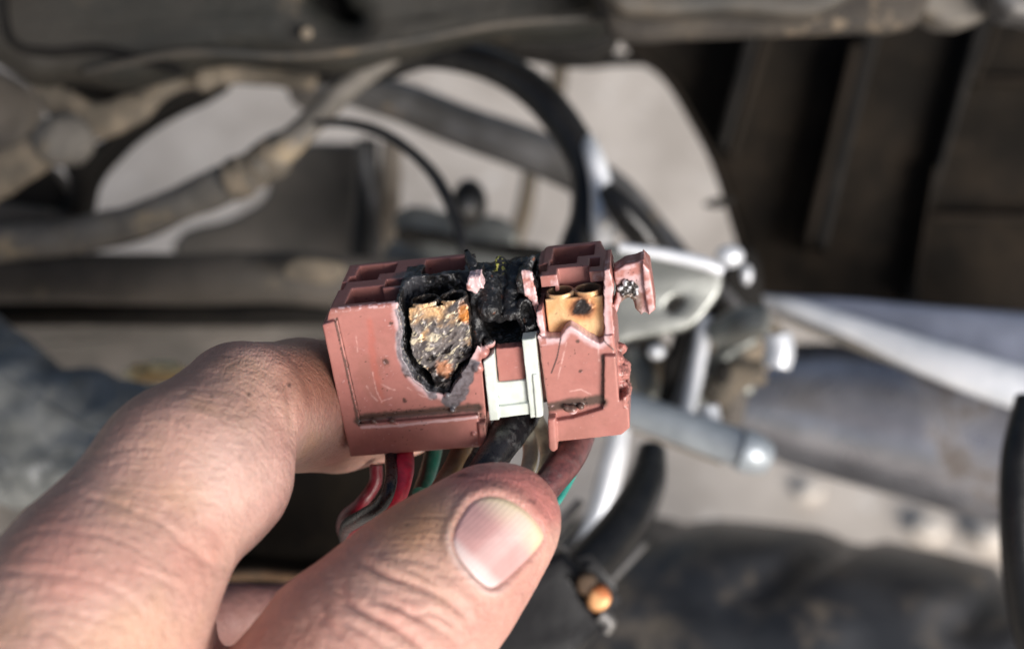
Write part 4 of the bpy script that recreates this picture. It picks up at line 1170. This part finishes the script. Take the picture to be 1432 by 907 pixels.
def hand_sdf(p):
    prox = chain(p, fingers[0][0], 3.0)
    prox = smin(prox, sph(p, (318, 672, 190, 88)), 4)
    prox = smin(prox, sph(p, (290, 706, 187, 78)), 2.0)
    midp = chain(p, fingers[1][0], 2.5)
    idx = smin(prox, midp, 1.0)
    palm = smin(sph(p, (214, 868, 183, 84)), sph(p, (150, 1010, 180, 150)), 6)
    palm = smin(palm, sph(p, (120, 1210, 196, 300)), 14)
    idx = smin(idx, palm, 1.0)
    th = chain(p, thumb, 5)
    th = smin(th, sph(p, (715, 722, 190.5, 66)), 2)
    th = smin(th, sph(p, (566, 858, 183, 112)), 3)
    mf = chain(p, midf, 3)
    d = smin(idx, mf, 3)
    # the thumb only joins at the palm
    low = sstep(-32, -46, p[:, 1])
    return np.minimum(d, th) * (1 - low) + smin(d, th, 6) * low


g = Grid((-102, -98, -272), (10, 3, -146), 0.62)
X, Y, Z = g.ax
for i in range(0, len(X), 24):
    A, B, Dd = np.meshgrid(X[i:i + 24], Y, Z, indexing='ij')
    g.F[i:i + 24] = hand_sdf(np.stack([A.ravel(), B.ravel(), Dd.ravel()], 1).astype(np.float32)).reshape(A.shape)
Vh, Fh = g.mesh(); del g
# smooth subdivision of the extracted surface
tmp = bpy.data.meshes.new('tmp'); tmp.vertices.add(len(Vh)); tmp.vertices.foreach_set('co', Vh.astype(np.float32).ravel())
tmp.loops.add(Fh.size); tmp.loops.foreach_set('vertex_index', Fh.astype(np.int32).ravel())
tmp.polygons.add(len(Fh)); tmp.polygons.foreach_set('loop_start', np.arange(0, Fh.size, 4, dtype=np.int32)); tmp.update(calc_edges=True)
to = bpy.data.objects.new('tmp', tmp); scene.collection.objects.link(to)
md = to.modifiers.new('s', 'SUBSURF'); md.levels = 1; md.render_levels = 1
me2 = bpy.data.meshes.new_from_object(to.evaluated_get(bpy.context.evaluated_depsgraph_get()))
Vh = np.empty(len(me2.vertices) * 3, np.float32); me2.vertices.foreach_get('co', Vh); Vh = Vh.reshape(-1, 3).astype(float)
Fh = np.empty(len(me2.loops), np.int32); me2.loops.foreach_get('vertex_index', Fh); Fh = Fh.reshape(-1, 4)
bpy.data.objects.remove(to); bpy.data.meshes.remove(tmp); bpy.data.meshes.remove(me2)
Nh = normals_of(Vh, Fh)
uv = proj(Vh)
view = -Vh / np.linalg.norm(Vh, axis=1, keepdims=True)
facing = sstep(0.0, 0.25, (Nh * view).sum(1))
is_th = chain(Vh, thumb, 5) < 1.2
# flexion and knuckle creases, each its own line: (points, depth mm, width px, on thumb?)
creases = [
    ([(395, 520), (404, 552), (406, 590), (402, 632)], .55, 6, 0), ([(372, 548), (386, 580), (396, 618)], .25, 5, 0), ([(408, 506), (424, 530), (436, 560)], .18, 4, 0),
    ([(246, 752), (268, 766), (292, 786), (312, 790)], .45, 9, 0), ([(110, 690), (170, 708), (222, 730), (262, 762)], .28, 5, 0), ([(60, 742), (120, 745), (180, 760), (230, 790)], .2, 4, 0),
    ([(0, 800), (70, 800), (140, 815), (190, 842), (200, 860)], .28, 5, 0), ([(20, 862), (80, 852), (140, 866), (190, 880)], .24, 5, 0), ([(60, 880), (100, 900), (130, 930)], .3, 5, 0), ([(10, 720), (70, 690), (120, 676)], .16, 4, 0),
    ([(180, 800), (220, 806), (260, 830)], .18, 5, 0), ([(220, 560), (280, 545), (330, 545)], .1, 4, 0), ([(120, 640), (190, 622), (240, 628)], .12, 4, 0), ([(0, 770), (50, 742), (100, 735)], .15, 4, 0), ([(40, 830), (100, 828), (170, 850)], .16, 4, 0),
    ([(500, 776), (530, 796), (566, 812), (606, 830), (640, 850), (658, 872)], .50, 6, 1), ([(468, 806), (492, 842), (530, 866), (575, 890), (606, 920)], .55, 7, 1), ([(558, 792), (590, 806), (622, 828), (652, 850)], .28, 5, 1),
    ([(444, 838), (460, 872), (486, 900), (500, 930)], .45, 7, 1), ([(520, 840), (560, 852), (600, 870), (640, 896)], .30, 5, 1), ([(540, 790), (570, 782), (600, 790)], .15, 5, 1), ([(566, 862), (600, 856), (624, 866), (650, 884)], .25, 5, 1),
    ([(480, 870), (520, 892), (556, 915)], .22, 5, 1), ([(600, 780), (620, 800), (640, 812)], .12, 5, 1), ([(658, 676), (690, 668), (722, 676), (752, 700), (764, 730)], .10, 5, 1),
]
disp = np.zeros(len(Vh))
wob = np.stack([fbm(Vh, 5, 3, 1), fbm(Vh, 5, 3, 2)], 1) * 5
for pts, dep, wd, ont in creases:
    dep *= 0.55 if dep > .8 else (0.40 if not ont else 0.78); wd *= 0.8
    sel = (is_th == bool(ont)) & (facing > 0)
    P2 = uv[sel] + wob[sel]
    cp = catmull(np.array(pts, float), 4)
    dl = line2(P2[:, 0], P2[:, 1], cp)
    # fade at both ends
    e0 = np.minimum(np.hypot(*(P2 - cp[0]).T), np.hypot(*(P2 - cp[-1]).T))
    fade = 0.25 + 0.75 * sstep(0, 30, e0)
    disp[sel] += (-dep * np.exp(-(dl / wd) ** 2) + (0.0 if dep > .4 and not ont else 0.42) * dep * np.exp(-((dl - 2.6 * wd) / (1.5 * wd)) ** 2)) * fade
disp += 0.10 * fbm(Vh, 4.0, 3, 5) + 0.05 * fbm(Vh, 1.4, 2, 6)
# nail fold
nailp = np.array([(631, 757), (634, 740), (643, 722), (656, 703), (672, 694), (692, 692), (716, 699), (738, 714), (754, 732), (762, 750), (752, 768), (736, 786), (716, 805), (700, 818), (684, 823), (664, 808), (646, 788), (636, 772)], float)
nailc = catmull(np.vstack([nailp, nailp[:1]]), 4)[:-1]
selt = is_th & (facing > 0)
dn = np.full(len(Vh), 99.0)
dn[selt] = poly2(uv[selt][:, 0], uv[selt][:, 1], nailc)
cut_side = sstep(20, -60, (uv[:, 0] - 690) * 0.72 - (uv[:, 1] - 760) * 0.69 + 20)     # cuticle side (lower left)
disp += selt * (0.34 * np.exp(-((dn - 7) / 6.5) ** 2) * (0.75 + 0.45 * cut_side) - 0.30 * sstep(3, -4, dn))
Vh2 = Vh + Nh * disp[:, None]

tone = np.array(srgb(214, 170, 155)); pink = np.array(srgb(208, 146, 134)); olive = np.array(srgb(204, 162, 134)); rose = np.array(srgb(190, 112, 108)); pl = np.array(srgb(222, 192, 182)); skin_shade = np.array(srgb(158, 106, 84))
n1 = fbm(Vh, 9, 3, 40); n2 = fbm(Vh, 2.2, 4, 41); n3 = fbm(Vh, 0.8, 2, 44)
cs = np.tile(tone, (len(Vh), 1))
cs = mixc(cs, pink, sstep(-.2, .6, n1) * .55)
cs = mixc(cs, olive, sstep(0, .6, -n1) * .6 * (1 - is_th * .2))
cs = mixc(cs, pl, .55 * (~is_th) * sstep(110, 20, np.hypot(uv[:, 0] - 335, uv[:, 1] - 660)))  # light on the index bulge put into the skin colour
cs = mixc(cs, skin_shade * .8, .85 * (~is_th) * sstep(85, 15, np.hypot((uv[:, 0] - 452) * .8, uv[:, 1] - 525)))  # contact shade beside the connector painted into the skin
cs = mixc(cs, skin_shade, .4 * (~is_th) * sstep(60, 10, line2(uv[:, 0], uv[:, 1], [(0, 760), (130, 600), (230, 515), (300, 480)])))  # shaded upper edge of the index painted darker
cs = mixc(cs, rose, .75 * is_th * sstep(42, 6, line2(uv[:, 0], uv[:, 1], [(650, 664), (700, 655), (745, 676), (770, 712)])))
cs = mixc(cs, np.array(srgb(214, 160, 112)), .55 * is_th * sstep(80, 20, np.hypot(uv[:, 0] - 570, uv[:, 1] - 720)))
cs = mixc(cs, skin_shade, .4 * is_th * sstep(70, 10, line2(uv[:, 0], uv[:, 1], [(400, 907), (450, 815), (520, 735), (600, 680)])))  # thumb's shaded left side painted into the skin colour
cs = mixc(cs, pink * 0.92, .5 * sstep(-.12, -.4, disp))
cs = cs * (1 + 0.10 * n2 + 0.06 * n3)[:, None]
# grime smears on the thumb tip and specks on the knuckle
cs = mixc(cs, np.array(srgb(80, 40, 46)), .8 * is_th * sstep(.15, .5, fbm(np.stack([uv[:, 0] * .5, uv[:, 1] * 1.6], 1), 9, 3, 3)) * sstep(26, 8, np.hypot((uv[:, 0] - 662) * .55, uv[:, 1] - 660)))
for x, y, r in ((405, 538, 2.2), (348, 551, 2), (296, 554, 2), (262, 595, 1.6), (336, 640, 1.6), (569, 733, 1.8), (691, 679, 2), (700, 682, 1.6), (673, 672, 1.8), (741, 700, 1.6), (746, 703, 1.5)):
    cs = mixc(cs, np.array([.03, .015, .015]), .85 * sstep(r + 1.6, r * .4, np.hypot(uv[:, 0] - x, uv[:, 1] - y)))
cs = mixc(cs, np.array(srgb(196, 140, 130)), selt * sstep(5, 0, np.abs(dn)) * .6)
cs = mixc(cs, np.array(srgb(240, 222, 216)), selt * sstep(7, 2, np.abs(dn - 5)) * cut_side * .55)
mf_shade = (chain(Vh, midf, 3) < 1.0) & (uv[:, 0] > 240)
cs = mixc(cs, np.array(srgb(128, 88, 86)), mf_shade * .85)  # middle finger tinted mauve to imitate the shade it lies in
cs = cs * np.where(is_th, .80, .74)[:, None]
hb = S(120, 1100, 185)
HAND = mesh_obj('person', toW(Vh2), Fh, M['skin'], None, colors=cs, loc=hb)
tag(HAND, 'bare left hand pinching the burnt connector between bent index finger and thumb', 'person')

# nail plate
hit_pts = []
xs = np.arange(620, 775, 1.5); ys = np.arange(684, 832, 1.5)
XX, YY = np.meshgrid(xs, ys, indexing='ij')
dnn = poly2(XX, YY, nailc)
m = dnn < 2.0
rays = np.stack([(XX[m] - 716) / FPX, -(YY[m] - 453.5) / FPX, -np.ones(m.sum())], 1)
tt = np.full(m.sum(), 165.0)
for _ in range(40):
    tt = tt + hand_sdf(rays * tt[:, None]) * 0.9
inn = -dnn[m]
rid = 0.018 * np.sin(((XX[m] - 700) * .70 + (YY[m] - 757) * .71) * .9 + 1.5 * np.sin(YY[m] * .05))
off = rid - 0.40 + 0.46 * sstep(-2, 7, inn) + 0.5 * sstep(2, 60, inn)
Pn = rays * (tt - off)[:, None]
vidn = np.full(XX.shape, -1); vidn[m] = np.arange(m.sum())
q = np.stack([vidn[:-1, :-1], vidn[:-1, 1:], vidn[1:, 1:], vidn[1:, :-1]], -1).reshape(-1, 4)
q = q[(q >= 0).all(1)]
# thin slab: top surface plus an underside 0.4 mm below
nt_ = len(Pn)
back = Pn + rays / np.linalg.norm(rays, axis=1, keepdims=True) * 0.4
cn = np.tile(np.array(srgb(226, 176, 172)), (nt_, 1))
ax_ = ((XX[m] - 700) * 0.70 - (YY[m] - 757) * 0.71)
cn = mixc(cn, np.array(srgb(244, 228, 200)), sstep(6, 46, ax_ + 6 * fbm(Pn, 4, 2, 3)) * .85)
cn = mixc(cn, np.array(srgb(244, 218, 214)), sstep(22, 8, np.abs((XX[m] - 700) * .7 + (YY[m] - 757) * .7 - 2)) * .4)
cn = mixc(cn, np.array(srgb(250, 236, 232)), sstep(-34, -50, ax_) * .7)
cn = mixc(cn, np.array(srgb(120, 84, 70)), sstep(4.0, 0.5, inn + 1.5 * fbm(Pn, 1.2, 2, 9)) * .7)
cn = mixc(cn, np.array(srgb(232, 210, 170)), sstep(13, 5, inn) * sstep(10, 34, ax_) * .6)
cn = cn * 0.74
Vn = np.vstack([Pn, back]); Fn = np.vstack([q, q[:, ::-1] + nt_])
mesh_obj('thumb_nail', toW(Vn), Fn, M['nail'], HAND, colors=np.vstack([cn, cn]))
